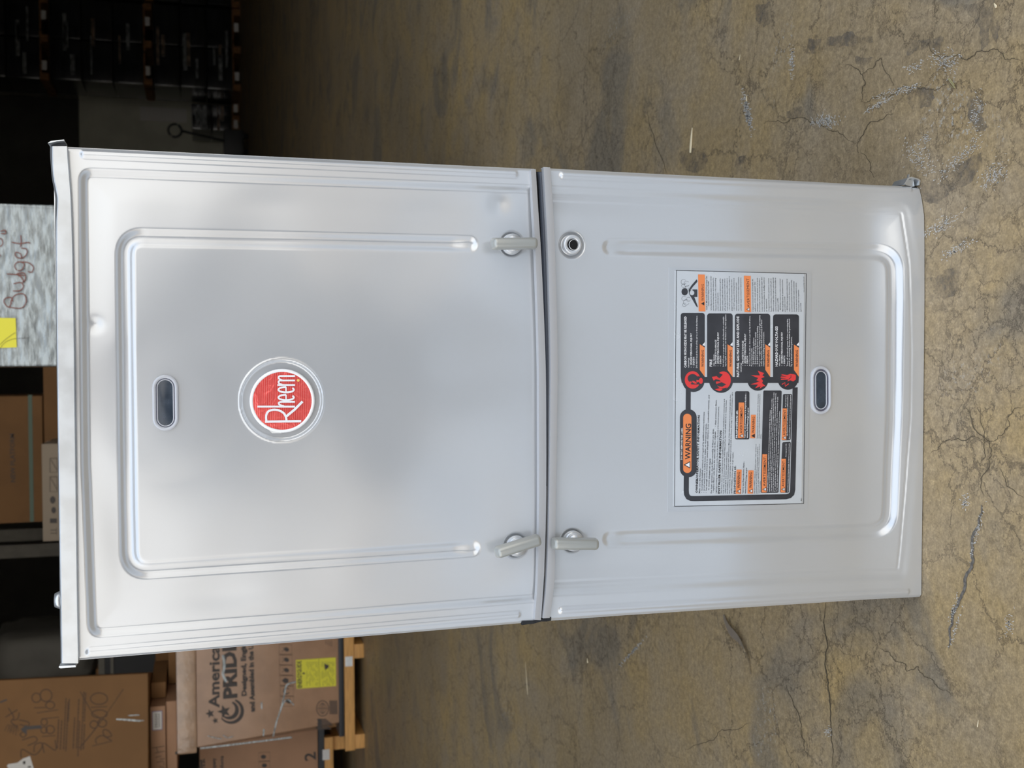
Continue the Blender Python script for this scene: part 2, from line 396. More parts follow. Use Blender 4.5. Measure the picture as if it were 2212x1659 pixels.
def lump(X, Z, seed):
    r = np.random.RandomState(seed); h = np.zeros_like(X)
    for k in range(34):
        fx, fz = r.normal(0, 1, 2)*(16 if k < 18 else 42); h += (1.0 if k < 18 else 0.28)*np.cos(fx*X+fz*Z+r.uniform(0, 6.28))
    return h/5
def height(X, Z, upper):                # metres towards the viewer
    f = FEAT[upper]
    sd = sd_poly(X, Z, f['rec']); k = sstep((0.0005-sd)/0.0075)
    h = -0.0048*k
    if not upper: h = (-0.0030*sstep((0.001-sd)/0.0085)-0.0018*sstep((0.001-sd)/0.032))*(0.12+0.88*sstep(Z/0.08))-0.0004*bead(np.abs(sd+0.0125), 0.0016, 1.0)
    ins = sstep(-sd/0.03)
    h += ins*0.0010*lump(X, Z, 3 if upper else 5)*LBMASK(X, Z)
    e0, e1 = f['u'][0], f['u'][-1]; de = np.minimum(np.hypot(X-e0[0], Z-e0[1]), np.hypot(X-e1[0], Z-e1[1]))
    h -= bead(d_line(X, Z, f['u']), f['uw'], 0.0036)*(0.55+0.45*sstep(de/0.02))
    for a, b in f['ribs']: h += bead(d_seg(X, Z, a, b), 0.0040, 0.0017)
    for (c, r) in f['dish']:
        d = np.hypot(X-c[0], Z-c[1]); h += -0.0035*sstep((r-d)/0.0035)+0.0030*sstep((r*0.70-d)/0.002)
    if f['ring'] is not None:
        d = np.hypot(X-f['ring'][0], Z-f['ring'][1]); h += -0.0022*sstep((0.0375-d)/0.0022)+0.0008*bead(np.abs(d-0.0372), 0.0015, 1.0)
        c = xz((1080, 440)); h += -0.0012*np.exp(-((X-c[0])**2+(Z-c[1])**2)/0.00008)
        c = xz((205, 700)); h += -0.0008*np.exp(-((X-c[0])**2+(Z-c[1])**2)/0.00003)
    for q in (((1640, 840), 0.0),):
        pass
    return h
_lc = xz((1600, 838)); _wc = [(xz((357, 871)), 0.034), (xz((1778, 843)), 0.034)]
def LBMASK(X, Z):                        # keeps the metal flat under the stuck-on pieces
    d = np.maximum(np.abs(X-_lc[0])-0.122, np.abs(Z-_lc[1])-0.075); mk = sstep(d/0.05)
    for c, r in _wc: mk = mk*sstep((np.hypot(X-c[0], Z-c[1])-r)/0.04)
    return mk
def edge_interp(pts, n):                 # photograph polyline -> n points by the y (across) coordinate
    pts = sorted(pts, key=lambda p: -p[1]); ys = [-p[1] for p in pts]; xs = [p[0] for p in pts]
    yy = np.linspace(ys[0], ys[-1], n); return list(zip(np.interp(yy, ys, xs), -yy))
def door_mesh(name, top, bot, upper, parent, nu=350, nv=390):
    T = np.array([xz(p) for p in edge_interp(top, nu)]); B = np.array([xz(p) for p in edge_interp(bot, nu)])
    bow = np.zeros(nu)                   # the lower door's foot bulges towards the viewer just above the floor
    for k_, p_ in enumerate(edge_interp(bot, nu)):
        if B[k_, 1] < 0.001: g_ = G(p_[0], p_[1], 0.001); B[k_] = (g_[0], 0.001); bow[k_] = -g_[1]
    v = np.linspace(0, 1, nv)[:, None, None]; P = T[None]*(1-v)+B[None]*v
    X = P[..., 0]; Z = P[..., 1]; H = height(X, Z, upper)
    # folded outer edges
    ed = np.minimum(np.arange(nu), np.arange(nu)[::-1])[None, :]*0.0012
    H = H-0.0025*(1-sstep(ed/0.003))+bow[None, :]*(1-sstep(Z/0.07))
    V = np.stack([X, -H, Z], -1).reshape(-1, 3)
    i = np.arange(nv-1)[:, None]*nu+np.arange(nu-1)[None]; i = i.ravel()
    Fc = np.stack([i, i+nu, i+nu+1, i+1], -1)
    me = bpy.data.meshes.new(name); me.from_pydata([], [], [])
    me.vertices.add(len(V)); me.vertices.foreach_set('co', V.ravel().astype(np.float32))
    me.loops.add(Fc.size); me.loops.foreach_set('vertex_index', Fc.ravel().astype(np.int32))
    me.polygons.add(len(Fc)); me.polygons.foreach_set('loop_start', np.arange(0, Fc.size, 4, dtype=np.int32))
    me.polygons.foreach_set('use_smooth', np.ones(len(Fc), bool))
    me.update(calc_edges=True); me.validate()
    return link_mesh(name, me, M['paint'], parent)

# ------------------------------------------------------------------ FURNACE
furn = empty('furnace', (0, 0, 0), 'upright grey metal gas furnace cabinet with two pressed doors, red round badge and warning label', 'furnace')
q = MB(); q.box(-0.2205, 0.2205, 0.012, 0.71, 0.001, 0.8655); q.build('casing', M['galv'], furn)
UPT = [(150, 1429), (146, 1000), (140, 600), (138, 316)]
lipU_in = [(1151, 1336), (1157, 1250), (1160, 1100), (1160, 900), (1159, 760), (1153, 560), (1147, 450), (1143, 368)]
lipU_out = [(1166, 1338), (1172, 1250), (1177, 1100), (1177.5, 900), (1175.5, 760), (1167, 560), (1160, 450), (1155, 367)]
lipL_in = [(1169, 1333), (1177, 1250), (1182, 1100), (1184.5, 900), (1185, 760), (1180, 560), (1175, 450), (1170, 363)]
lipL_out = [(1185, 1333), (1195, 1250), (1198, 1100), (1201, 900), (1202, 760), (1197, 560), (1192, 450), (1186, 363)]
ud = door_mesh('upper_door', UPT, [(1166, 1344)]+lipU_out[1:-1]+[(1156, 364)], True, furn)
ld = door_mesh('lower_door', [(1172, 1342)]+lipL_in[1:-1]+[(1170, 362)],
               [(1990, 1290), (1991, 1200), (1993, 1050), (1995, 850), (1997, 650), (1997, 520), (1996, 465), (1991, 430), (1985, 403)], False, furn)
lip_poly = lambda a, b: [tuple(xz(p)) for p in smoothp(a, 3)] + [tuple(xz(p)) for p in smoothp(b, 3)[::-1]]
for o_, a, b in ((ud, lipU_in, lipU_out), (ld, lipL_in, lipL_out)):
    A_ = [xz(p) for p in smoothp(a, 4)]; B_ = [xz(p) for p in smoothp(b, 4)]; n = len(A_); q = MB()
    vs = [(p[0], -0.0062, p[1]) for p in A_]+[(p[0], -0.0040, p[1]) for p in B_]+[(p[0], 0.001, p[1]) for p in A_]+[(p[0], 0.004, p[1]) for p in B_]
    fs = []
    for i in range(n-1): fs += [(i, i+1, n+i+1, n+i), (i, 2*n+i, 2*n+i+1, i+1), (n+i, n+i+1, 3*n+i+1, 3*n+i)]
    fs += [(0, n, 3*n, 2*n), (n-1, 3*n-1, 4*n-1, 2*n-1)]
    q.add(vs, fs); q.build('door_lip', M['lip'], o_, bevel=0.0004)
# gap behind the doors: black foam and a rubber gasket
q = MB(); q.prism([tuple(xz(p)) for p in [(1135, 368), (1205, 368), (1215, 800), (1200, 1332), (1140, 1334), (1150, 800)]], 0.0075, 0.0118); q.build('foam_seal', M['black'], furn)
q = MB(); pts = [F(x, y, 0.0045) for x, y in smoothp([(1167.5, 372), (1172, 450), (1176.5, 560), (1181.5, 760), (1182.5, 900), (1180.5, 1050)], 5)]; q.tube(pts, [0.0032]*(len(pts)-8)+[0.0032-0.0003*k for k in range(8)], 10); q.build('gasket', M['gasket'], furn, smooth=True)
q = MB(); q.prism([tuple(xz(p)) for p in [(1127, 1342), (1150, 1342), (1165, 1337), (1190, 1333), (1190, 1340), (1180, 1342), (1168, 1342), (1152, 1347), (1140, 1348), (1127, 1350)]], -0.001, 0.004); q.build('foam_tab', M['black'], furn)

# top flange of the casing, dented at its right end
def flange():
    st = [(316, 108.5, 113, 144.5), (335, 108, 113, 145), (360, 110, 114, 147), (385, 112, 116, 149), (410, 117, 122, 151), (430, 119.5, 125, 152), (450, 119, 124, 153), (480, 119, 122.5, 154), (560, 120, 122.5, 156), (700, 121, 123.5, 158.5), (860, 123, 125.5, 160), (1000, 125, 127.5, 162), (1150, 127, 129.5, 164), (1300, 129, 132, 166), (1433, 131, 134, 168.5)]
    ys = np.linspace(316, 1433, 90); a = np.array(st); q = MB(); V = []
    for y in ys:
        c = [np.interp(y, a[:, 0], a[:, k]) for k in (1, 2, 3)]
        b = F(c[0], y, 0.006); t = F(c[1], y, -0.009); u = F(c[2], y, -0.0085); w = F(c[2]+1.0, y, -0.003)
        V += [(b[0], 0.006, b[2]), (t[0], -0.0085, t[2]+0.0003), (t[0], -0.0092, t[2]-0.0006), (u[0], -0.0086, u[2]), (u[0], -0.0078, u[2]-0.0004), (w[0], 0.004, w[2])]
    n = 6; q.add(V, [(i*n+k, i*n+k+1, (i+1)*n+k+1, (i+1)*n+k) for i in range(len(ys)-1) for k in range(n-1)])
    o = q.build('top_flange', M['galv'], furn, smooth=True)
    o.data.set_sharp_from_angle(angle=math.radians(35))
    return o
tf = flange(); tf['label'] = 'bright galvanised flange, dented at its right end'
q = MB(); q.prism([tuple(xz(p)) for p in [(107, 315), (113, 311), (126, 309), (142, 307.5), (142.5, 309.5), (127, 311), (115, 314)]], -0.012, 0.01); q.build('flange_end', M['galv'], furn)
q = MB(); q.prism([tuple(xz(p)) for p in [(111, 317), (118, 313.5), (128, 311), (142, 309.5), (144, 316)]], -0.004, 0.0); q.build('flange_fold', M['blackstrip'], furn)
q = MB(); q.prism([tuple(xz(p)) for p in [(131, 1432), (166, 1430), (167, 1434), (134, 1436.5), (130, 1434.5)]], -0.011, 0.004); q.build('flange_end', M['galv'], furn)
# screw head on the roof of the casing
c = F(129, 1296, 0.02); q = MB(); q.tube([(c[0], 0.02, 0.8655), (c[0], 0.02, 0.871)], [0.0085, 0.006], 14); q.build('screw', M['galv'], furn, smooth=True)
# bent corner of the base frame, lower right, and the tab below the left corner
q = MB()
pr = [(1948, 399), (1956, 386), (1964, 383), (1981, 388), (1983.5, 392), (1982, 401), (1979, 401), (1980, 392), (1976, 389), (1963, 385.5), (1957, 389), (1951, 400)]
q.prism([tuple(xz(p)) for p in pr], -0.004, 0.02); q.build('bent_corner', M['galv'], furn)
q = MB(); q.prism([tuple(xz(p)) for p in [(1956, 386), (1975, 388), (1977, 404), (1958, 400)]], 0.001, 0.003); q.build('bent_corner', M['galv'], furn)
q = MB(); q.prism([tuple(xz(p)) for p in [(1964, 376), (1966, 376), (1966, 384), (1963, 384)]], 0.001, 0.003); q.build('bent_corner', M['galv'], furn)
q = MB(); q.prism([tuple(xz(p)) for p in [(1985, 1218), (1990, 1219), (1994, 1235), (1997.5, 1248), (1998, 1266), (1994, 1268), (1985, 1268)]], 0.0012, 0.0032); q.build('base_tab', M['galv'], furn)
c = xz((1975, 406)); q = MB(); q.prism([(c[0]+0.0022*math.cos(a)*0.7, c[1]+0.0035*math.sin(a)) for a in np.linspace(0, 2*PI, 12)[:-1]], -0.0005, 0.001); q.build('screw_hole_dark', M['hole'], ld)

# latches
def latch(p0, p1, wpx, cpx, door):
    Y = -0.0145
    A = Vector(F(p0[0], p0[1], Y)); B = Vector(F(p1[0], p1[1], Y)); L = (B-A).length; mid = (A+B)/2
    W_ = (Vector(F(p0[0], p0[1]-wpx/2, Y))-Vector(F(p0[0], p0[1]+wpx/2, Y))).length
    ang = math.atan2((B-A).z, (B-A).x)
    bm = bmesh.new(); bmesh.ops.create_cube(bm, size=1.0)
    for v in bm.verts:
        s = 0.80 if v.co.y < 0 else 1.0
        v.co = Vector((v.co.x*L*(0.93 if v.co.y < 0 else 1), v.co.y*0.0125, v.co.z*W_*s))
    bmesh.ops.bevel(bm, geom=list(bm.edges), offset=0.0036, segments=4, affect='EDGES', profile=0.5, clamp_overlap=True)
    me = bpy.data.meshes.new('latch_handle'); 
    bmesh.ops.rotate(bm, verts=bm.verts, cent=(0, 0, 0), matrix=Matrix.Rotation(-ang, 3, 'Y'))
    bmesh.ops.translate(bm, verts=bm.verts, vec=(mid.x, -0.0135, mid.z)); bm.to_mesh(me); bm.free()
    link_mesh('latch_handle', me, M['latch'], door, True)
    c = xz(cpx); q = MB(); n = 28; prof = [(0.0075, -0.009), (0.0082, -0.004), (0.0088, -0.0022), (0.0099, -0.0018), (0.0102, 0.004)]
    q.add([(c[0]+r*math.cos(2*PI*k/n), y, c[1]+r*math.sin(2*PI*k/n)) for r, y in prof for k in range(n)],
          [(j*n+k, j*n+(k+1) % n, (j+1)*n+(k+1) % n, (j+1)*n+k) for j in range(len(prof)-1) for k in range(n)]+[tuple(range(n))])
    q.build('latch_boss', M['paint'], door, smooth=True)
latch((1061, 526), (1163, 525), 28, (1107, 527), ud)
latch((1070, 1196), (1170, 1165), 28, (1117, 1180), ud)
latch((1192, 1175), (1295, 1176), 28, (1239, 1169), ld)
# empty latch hole: ring around a black disc painted for the dark inside
def annulus(name, c, prof, mt, parent, n=36, cap=False):
    q = MB(); q.add([(c[0]+r*math.cos(2*PI*k/n), y, c[1]+r*math.sin(2*PI*k/n)) for r, y in prof for k in range(n)],
                    [(j*n+k, j*n+(k+1) % n, (j+1)*n+(k+1) % n, (j+1)*n+k) for j in range(len(prof)-1) for k in range(n)]+([tuple(range(n))] if cap else []))
    return q.build(name, mt, parent, smooth=True)
c = xz((1237, 528)); annulus('latch_collar', c, [(0.0096, 0.003), (0.0094, -0.0004), (0.0085, -0.0012), (0.0062, -0.0010), (0.0056, -0.0004), (0.0052, 0.0005)], M['paint'], ld)
annulus('latch_hole_dark', xz((1236, 529)), [(0.0001, -0.0010), (0.0053, -0.0010)], M['hole'], ld)
annulus('latch_hole_edge', xz((1239, 529)), [(0.0048, -0.0013), (0.0052, -0.0011)], M['paint'], ld)

# sight glasses: clear stadium bezel, dark lens
def stadium(cx, cz, hw, hh, n=12):       # hw half length along x, hh half height
    s = hw-hh; return [(cx+s+hh*math.cos(a), cz+hh*math.sin(a)) for a in np.linspace(-PI/2, PI/2, n)]+[(cx-s+hh*math.cos(a), cz+hh*math.sin(a)) for a in np.linspace(PI/2, 1.5*PI, n)]
def sight(pc, hlx, hhx, inner, door):
    c = xz(pc); sx = abs(xz((pc[0], pc[1]-hlx))[0]-c[0]); sz = abs(xz((pc[0]-hhx, pc[1]))[1]-c[1])
    base = 0.0048
    def loft(name, prof, mt, cap=False):
        q = MB(); R = [[(x, y, z) for x, z in stadium(c[0], c[1], sx-o, sz-o)] for o, y in prof]; n = len(R[0])
        q.add([p for r in R for p in r], [(j*n+k, j*n+(k+1) % n, (j+1)*n+(k+1) % n, (j+1)*n+k) for j in range(len(R)-1) for k in range(n)]+([tuple(range((len(R)-1)*n, len(R)*n))] if cap else []))
        return q.build(name, mt, door, smooth=True)
    b = base
    loft('sight_glass_bezel', [(0, b), (0.0001, b-0.0012), (0.0008, b-0.0024), (0.0018, b-0.0027), (0.0028, b-0.0020), (0.0032, b-0.0008)], M['clear'])
    w = inner*sz
    loft('sight_glass_wall', [(0.0031, b-0.0009), (0.0036, b-0.0002), (w-0.0008, b-0.0002)], M['lens_wall'])
    loft('sight_glass_rim', [(w-0.0009, b-0.0004), (w-0.0006, b-0.0014), (w-0.0001, b-0.0014), (w+0.0002, b-0.0004)], M['clear'])
    loft('sight_glass_lens', [(w+0.0001, b-0.0006), (w+0.0005, b-0.0007)], M['smoke'], cap=True)
sight((357, 870.5), 61, 28.5, 0.42, ud); sight((1778, 843), 52.5, 22, 0.50, ld)

# badge
EC = xz((610.5, 866)); emb_b = 0.0065
badge = MB(); n = 64; prof = [(0.0290, 0.007), (0.0292, 0.0022), (0.0284, 0.0012), (0.0268, 0.0010), (0.0262, 0.0020)]
badge.add([(EC[0]+r*math.cos(2*PI*k/n), y, EC[1]+r*math.sin(2*PI*k/n)) for r, y in prof for k in range(n)],
          [(j*n+k, j*n+(k+1) % n, (j+1)*n+(k+1) % n, (j+1)*n+k) for j in range(len(prof)-1) for k in range(n)])
badge = badge.build('badge', M['rim'], ud, smooth=True)
badge['label'] = 'round badge with white rim on red'
q = MB(); q.add([(EC[0]+r*math.cos(2*PI*k/n), 0.0017-0.0008*(1-(r/0.0265)**2), EC[1]+r*math.sin(2*PI*k/n)) for r in (0.0265, 0.02, 0.013, 0.006) for k in range(n)],
               [(j*n+k, j*n+(k+1) % n, (j+1)*n+(k+1) % n, (j+1)*n+k) for j in range(3) for k in range(n)]+[tuple(range(3*n, 4*n))])
q.build('badge_face', M['foil'], ud, smooth=True)
q = MB(); YB = 0.0004
def E(cx, cy): return (500+cx/7.213, 750+cy/7.213)
def es(pts, w): stroke(q, [E(*p) for p in pts], w/7.213, YB)
es([(522, 1160), (1086, 1152)], 36)                                                   # R stem
es(smoothp([(545, 1158), (540, 1075), (570, 1005), (650, 975), (740, 985), (815, 1030), (850, 1095), (856, 1158)], 6), 34)
es([(846, 1085), (980, 975), (1108, 845)], 38)
es([(403, 925), (990, 926)], 30)                                                      # h
es(smoothp([(820, 918), (765, 905), (738, 880), (745, 862), (790, 852), (990, 852)], 5), 28)
for cyy in (783, 662):
    es([(cx_, cy_) for cx_, cy_ in ell(852, cyy, 120, 42, 26, -0.2*PI, 1.5*PI)], 29)
    es([(850, cyy-40), (850, cyy+40)], 22)
es([(715, 590), (990, 590)], 28)                                                      # m
es(smoothp([(790, 585), (745, 566), (735, 540), (752, 522), (800, 519), (990, 519)], 5), 27)
es(smoothp([(790, 514), (745, 495), (735, 468), (752, 451), (800, 449), (990, 449)], 5), 27)
q.build('badge_lettering', M['whiteprint'], ud)
q = MB(); poly(q, [E(*p) for p in ell(1040, 517, 22, 22, 16)], YB); q.build('badge_dot', M['gold'], ud)
q = MB(); q.prism([tuple(xz(p)) for p in [(581, 929), (586, 928), (596, 932), (609, 933), (608, 936), (588, 936)]], 0.002, 0.003); q.build('badge_tag', M['paper'], ud)

# ---- warning label
S0 = 0.0044                              # sheet surface, just proud of the recessed panel at y=0.0048
sheet = MB(); sheet.prism([tuple(xz(p)) for p in [(1449, 577), (1758, 585), (1750, 1100), (1446, 1106)]], S0, 0.005)
sheet = sheet.build('warning_label', M['film'], ld); sheet['label'] = 'pale printed safety label with black, orange and red blocks'
q = MB(); q.prism([tuple(xz(p)) for p in [(1461, 584), (1742, 591), (1736, 1088), (1457, 1094)]], S0-0.0001, 0.0048); q.build('label_paper', M['sheet'], ld)
Yi, Yo, Yt = S0-0.0002, S0-0.00032, S0-0.00044
class MBS:
    def __init__(s): s.p = []
    def add(s, vs, fs): q_ = MB(); q_.add(vs, fs); s.p.append(q_)
    def build(s, name, mt, parent): return [q_.build(name, mt, parent) for q_ in s.p]
ink, org, blk, wht, red, dk2, pale = MBS(), MBS(), MB(), MB(), MBS(), MBS(), MBS()
def A1(cx, cy): return (1440+cx/6.144, 570+cy/6.144)
def A2(cx, cy): return (1440+cx/5.925, 830+cy/5.925)
stroke(blk, [(1461, 584), (1742, 591)], 1.1, Yi); stroke(blk, [(1742, 591), (1736, 1088)], 1.1, Yi); stroke(blk, [(1736, 1088), (1457, 1094)], 1.1, Yi); stroke(blk, [(1457, 1094), (1461, 584)], 1.1, Yi)
def p1(mb, pts, Y): poly(mb, [A1(*p) for p in pts], Y)
def p2(mb, pts, Y): poly(mb, [A2(*p) for p in pts], Y)
def s2(mb, pts, w, Y): stroke(mb, [A2(*p) for p in pts], w/5.925, Y)
def s1(mb, pts, w, Y): stroke(mb, [A1(*p) for p in pts], w/6.144, Y)
for x0, x1, y0 in ((187, 507, 650), (537, 877, 657), (905, 1375, 662), (1412, 1757, 670)): p1(ink, rrect(x0, x1, y0, 1530, 36), Yi)
p1(ink, [(187, 1500), (1757, 1500), (1750, 1580), (200, 1580)], Yi-0.00002)
for c_, r_ in (((1498, 822.8), 24), ((1557.7, 823), 25.7), ((1637, 821.5), 22.5), ((1702, 820), 22)): poly(ink, ell(c_[0], c_[1], r_, r_, 32), Yi-0.00004)
s2(ink, [(278, 30), (275, 360)], 64, Yi); p2(ink, rrect(170, 385, 320, 1190, 104, 8), Yi-0.00002)
s2(ink, [(253, 1170), (251, 1360), (256, 1410), (276, 1446), (312, 1462), (360, 1464), (1530, 1440), (1575, 1428), (1604, 1400), (1614, 1350), (1645, 40)], 66, Yi)
p2(org, rrect(212, 318, 378, 1135, 50, 8), Yo)
# dark boxes of the lower block
p2(ink, rrect(874, 1060, 90, 706, 22), Yi); p2(ink, [(1245, 80), (1460, 80), (1474, 95), (1432, 1380), (1418, 1390), (1215, 1392), (1204, 1380), (1238, 92)], Yi)
p2(pale, [(1472, 100), (1620, 105), (1572, 1400), (1440, 1402)], Yi-0.00001)
p2(ink, [(1492, 742), (1578, 735), (1590, 748), (1566, 1380), (1554, 1390), (1462, 1390), (1450, 1378), (1480, 754)], Yi-0.00004)
p2(ink, [(1500, 125), (1596, 125), (1606, 140), (1588, 705), (1576, 718), (1484, 720), (1472, 706), (1488, 138)], Yi-0.00004)
for r_ in ((887, 957, 1093, 1402), (1037, 1110, 1103, 1400), (915, 990, 235, 690), (1072, 1138, 390, 692), (1218, 1282, 895, 1385), (1460, 1522, 955, 1385), (1475, 1535, 310, 715)):
    k = -(r_[3]-r_[2])*0.02; p2(org, [(r_[0]+8, r_[2]), (r_[1]+4, r_[2]), (r_[1]-4, r_[3]), (r_[0]-2, r_[3])], Yo)
for x0, x1, yt in ((440, 507, 1066), (808, 877, 1066), (1310, 1375, 1066), (1690, 1757, 1070)):
    p1(org, [(x0, yt), (x1, yt+45), (x1, 1500), (x0, 1408)], Yo)
    p1(wht, [(x0+34, 1078), (x1-2, 1040), (x1-1, 1090)], Yo)
for r_ in ((418, 512, 140, 632), (1026, 1120, 158, 642)): p1(org, [(r_[0], r_[2]), (r_[1]-4, r_[2]+2), (r_[1]+2, r_[3]), (r_[0]+8, r_[3]-2)], Yo)
def tri(mb, mb2, fn, cx, cy, s):         # warning triangle pointing "up" (picture left)
    poly(mb, [fn(cx-s, cy), fn(cx+s*0.7, cy-s*0.95), fn(cx+s*0.7, cy+s*0.95)], Yt)
    if mb2: poly(mb2, [fn(cx-s*0.6, cy), fn(cx+s*0.52, cy-s*0.62), fn(cx+s*0.52, cy+s*0.62)], Yt-0.00005); stroke(mb, [fn(cx-s*0.35, cy), fn(cx+s*0.2, cy)], s*0.18/6, Yt-0.0001)
tri(blk, wht, A2, 268, 1032, 50)
for cx_, cy_, s_ in ((925, 1370, 30), (1078, 1366, 30), (958, 660, 28), (1110, 660, 28), (1255, 1345, 30), (1495, 1345, 28), (1508, 684, 26)): tri(blk, wht, A2, cx_, cy_, s_)
tri(blk, None, A1, 482, 528, 26); tri(blk, wht, A1, 1082, 604, 28)
def T(mb, fn, s, a, b, cap, bold=0.0, Y=Yt, res=1):
    k = 6.144 if fn is A1 else 5.925; put_text(mb, s, fn(*a), fn(*b), cap/k, Y, res, bold)
T(blk, A2, 'WARNING', (303, 962), (312, 505), 66, 0.02, res=3)
T(wht, A2, 'DO NOT REMOVE THIS LABEL', (200, 965), (207, 555), 20, 0.015)
T(blk, A2, 'OWNER/OPERATOR SAFETY INFORMATION', (397, 1395), (425, 400), 26, 0.03)
for s, a, b, c_ in (
    ('Make sure this furnace:', (428, 1395), (437, 1075), 17),
    ('•  is properly installed, serviced, and repaired by qualified service technicians', (457, 1392), (486, 355), 17),
    ('•  is not used inside a mobile home, trailer, or recreational vehicle', (485, 1392), (513, 505), 17),
    ('•  has enough room around it to ensure adequate clearance from combustible materials, and', (513, 1392), (550, 140), 17),
    ('to ensure adequate air supply', (546, 1355), (562, 950), 17),
    ('For best operation, check filters monthly. If filters are dirty:', (580, 1395), (605, 570), 17),
    ('• replace filters with filters the same size as the originals      • clean permanent filters', (606, 1392), (642, 205), 17),
    ('Lighting/operating instructions are on the front of the furnace or the back of the burner access panel', (640, 1395), (672, 290), 14),
    ("This furnace must be installed indoors by a qualified installer, according to manufacturer's instructions and", (708, 1400), (745, 190), 14),
    ('local codes. In the absence of local codes, follow National Fuel Gas Code (ANSI Z223.1). In Canada, follow', (733, 1400), (770, 205), 14),
    ('CAN/CGA B149. DO NOT install in mobile home.', (759, 1400), (778, 860), 14),
    ("See Installation Instructions and User's Information Manual. If this information is not included with the fur-", (785, 1400), (823, 130), 14),
    ('nace, contact the nearest dealer or distributor provided with this furnace. For help or additional information, call a', (810, 1400), (848, 100), 14),
    ('qualified installer, service agency, or gas supplier.', (836, 1400), (856, 865), 14),
    ('Cancer and Reproductive Harm -', (983, 1400), (997, 985), 18), ('www.P65Warnings.ca.gov', (1016, 1400), (1030, 1070), 18),
    ('Improper installation, adjustment, alteration, service, repair, operation or', (1128, 1398), (1149, 765), 12),
    ('maintenance can cause bodily injury, property damage or death from', (1151, 1398), (1171, 800), 12),
    ('hazards such as fire, explosion, smoke, condensation, electric shock or', (1174, 1398), (1193, 765), 12),
    ('carbon monoxide.', (1197, 1398), (1203, 1240), 12),
    ('Unless furnace has an open flow for return air, there must be', (1165, 695), (1178, 125), 12),
    ('ducting when end-user use important information purchase from', (1187, 695), (1200, 125), 12), ('parts list.', (1208, 695), (1214, 640), 12), ('4LI', (1730, 1495), (1732, 1462), 14)):
    T(blk, A2, s, a, b, c_, 0.012)
T(blk, A2, 'INSTALLER SAFETY INFORMATION', (681, 1400), (705, 595), 25, 0.03)
T(blk, A2, 'PROPOSITION 65:', (884, 1400), (888, 1045), 24, 0.025)
T(blk, A2, 'WARNING:', (937, 1330), (942, 1118), 34, 0.01); T(blk, A2, 'WARNING:', (1090, 1328), (1095, 1120), 34, 0.01)
T(wht, A2, 'PROPOSITION 65:', (908, 690), (912, 335), 22, 0.025)
T(blk, A2, 'AVERTISSEMENT:', (968, 628), (975, 285), 32, 0.01); T(blk, A2, 'WARNING:', (1122, 625), (1128, 410), 30, 0.01)
T(wht, A2, 'Cancer et Dommages à la reproduction -', (1008, 690), (1020, 110), 19, 0.015); T(wht, A2, 'www.P65Warnings.ca.gov', (1040, 690), (1050, 300), 19, 0.015)
T(blk, A2, 'AVERTISSEMENT:', (1266, 1305), (1274, 922), 32, 0.01); T(blk, A2, 'AVERTISSEMENT:', (1505, 1310), (1512, 975), 30, 0.01); T(blk, A2, 'AVERTISSEMENT', (1519, 655), (1526, 325), 30, 0.01)
fr = ["Une mauvaise installation, une mauvaise utilisation, un mauvais entretien peuvent entraîner des dommages",
      "matériels ou corporels, voire la mort. Consulter les codes locaux, le manuel d'installation avant de procéder.",
      "Cet appareil doit être installé à l'intérieur, par un installateur qualifié, selon les consignes du fabricant et les codes",
      "locaux. En l'absence de codes, suivre le Code national du gaz. Ne pas installer dans une maison mobile ou un véhicule.",
      "Pour obtenir de l'aide ou des renseignements, communiquer avec un installateur qualifié ou le fournisseur de gaz.",
      "Au Canada, suivre les codes CAN/CGA B149. Garder un dégagement suffisant autour de la fournaise."]
for i, s in enumerate(fr):
    xx = 1296+i*24; T(wht, A2, s, (xx, 1375), (xx+34, (330, 180, 105, 110, 160, 340)[i]), 12, 0.012)
for s, a, b in (('Homologué par la CSA', (1532, 930), (1535, 760)), ("L'ensemble fournaise est à l'épreuve du gaz. Se reporter au mode d'emploi", (1556, 1378), (1574, 755)),
                ("Ne pas entreposer", (1528, 290), (1530, 140)), ("de l'essence ni autres liquides inflammables", (1548, 660), (1556, 140)), ("dans le voisinage de cet appareil ou de tout autre appareil", (1575, 705), (1592, 140))):
    T(wht, A2, s, a, b, 12, 0.012)
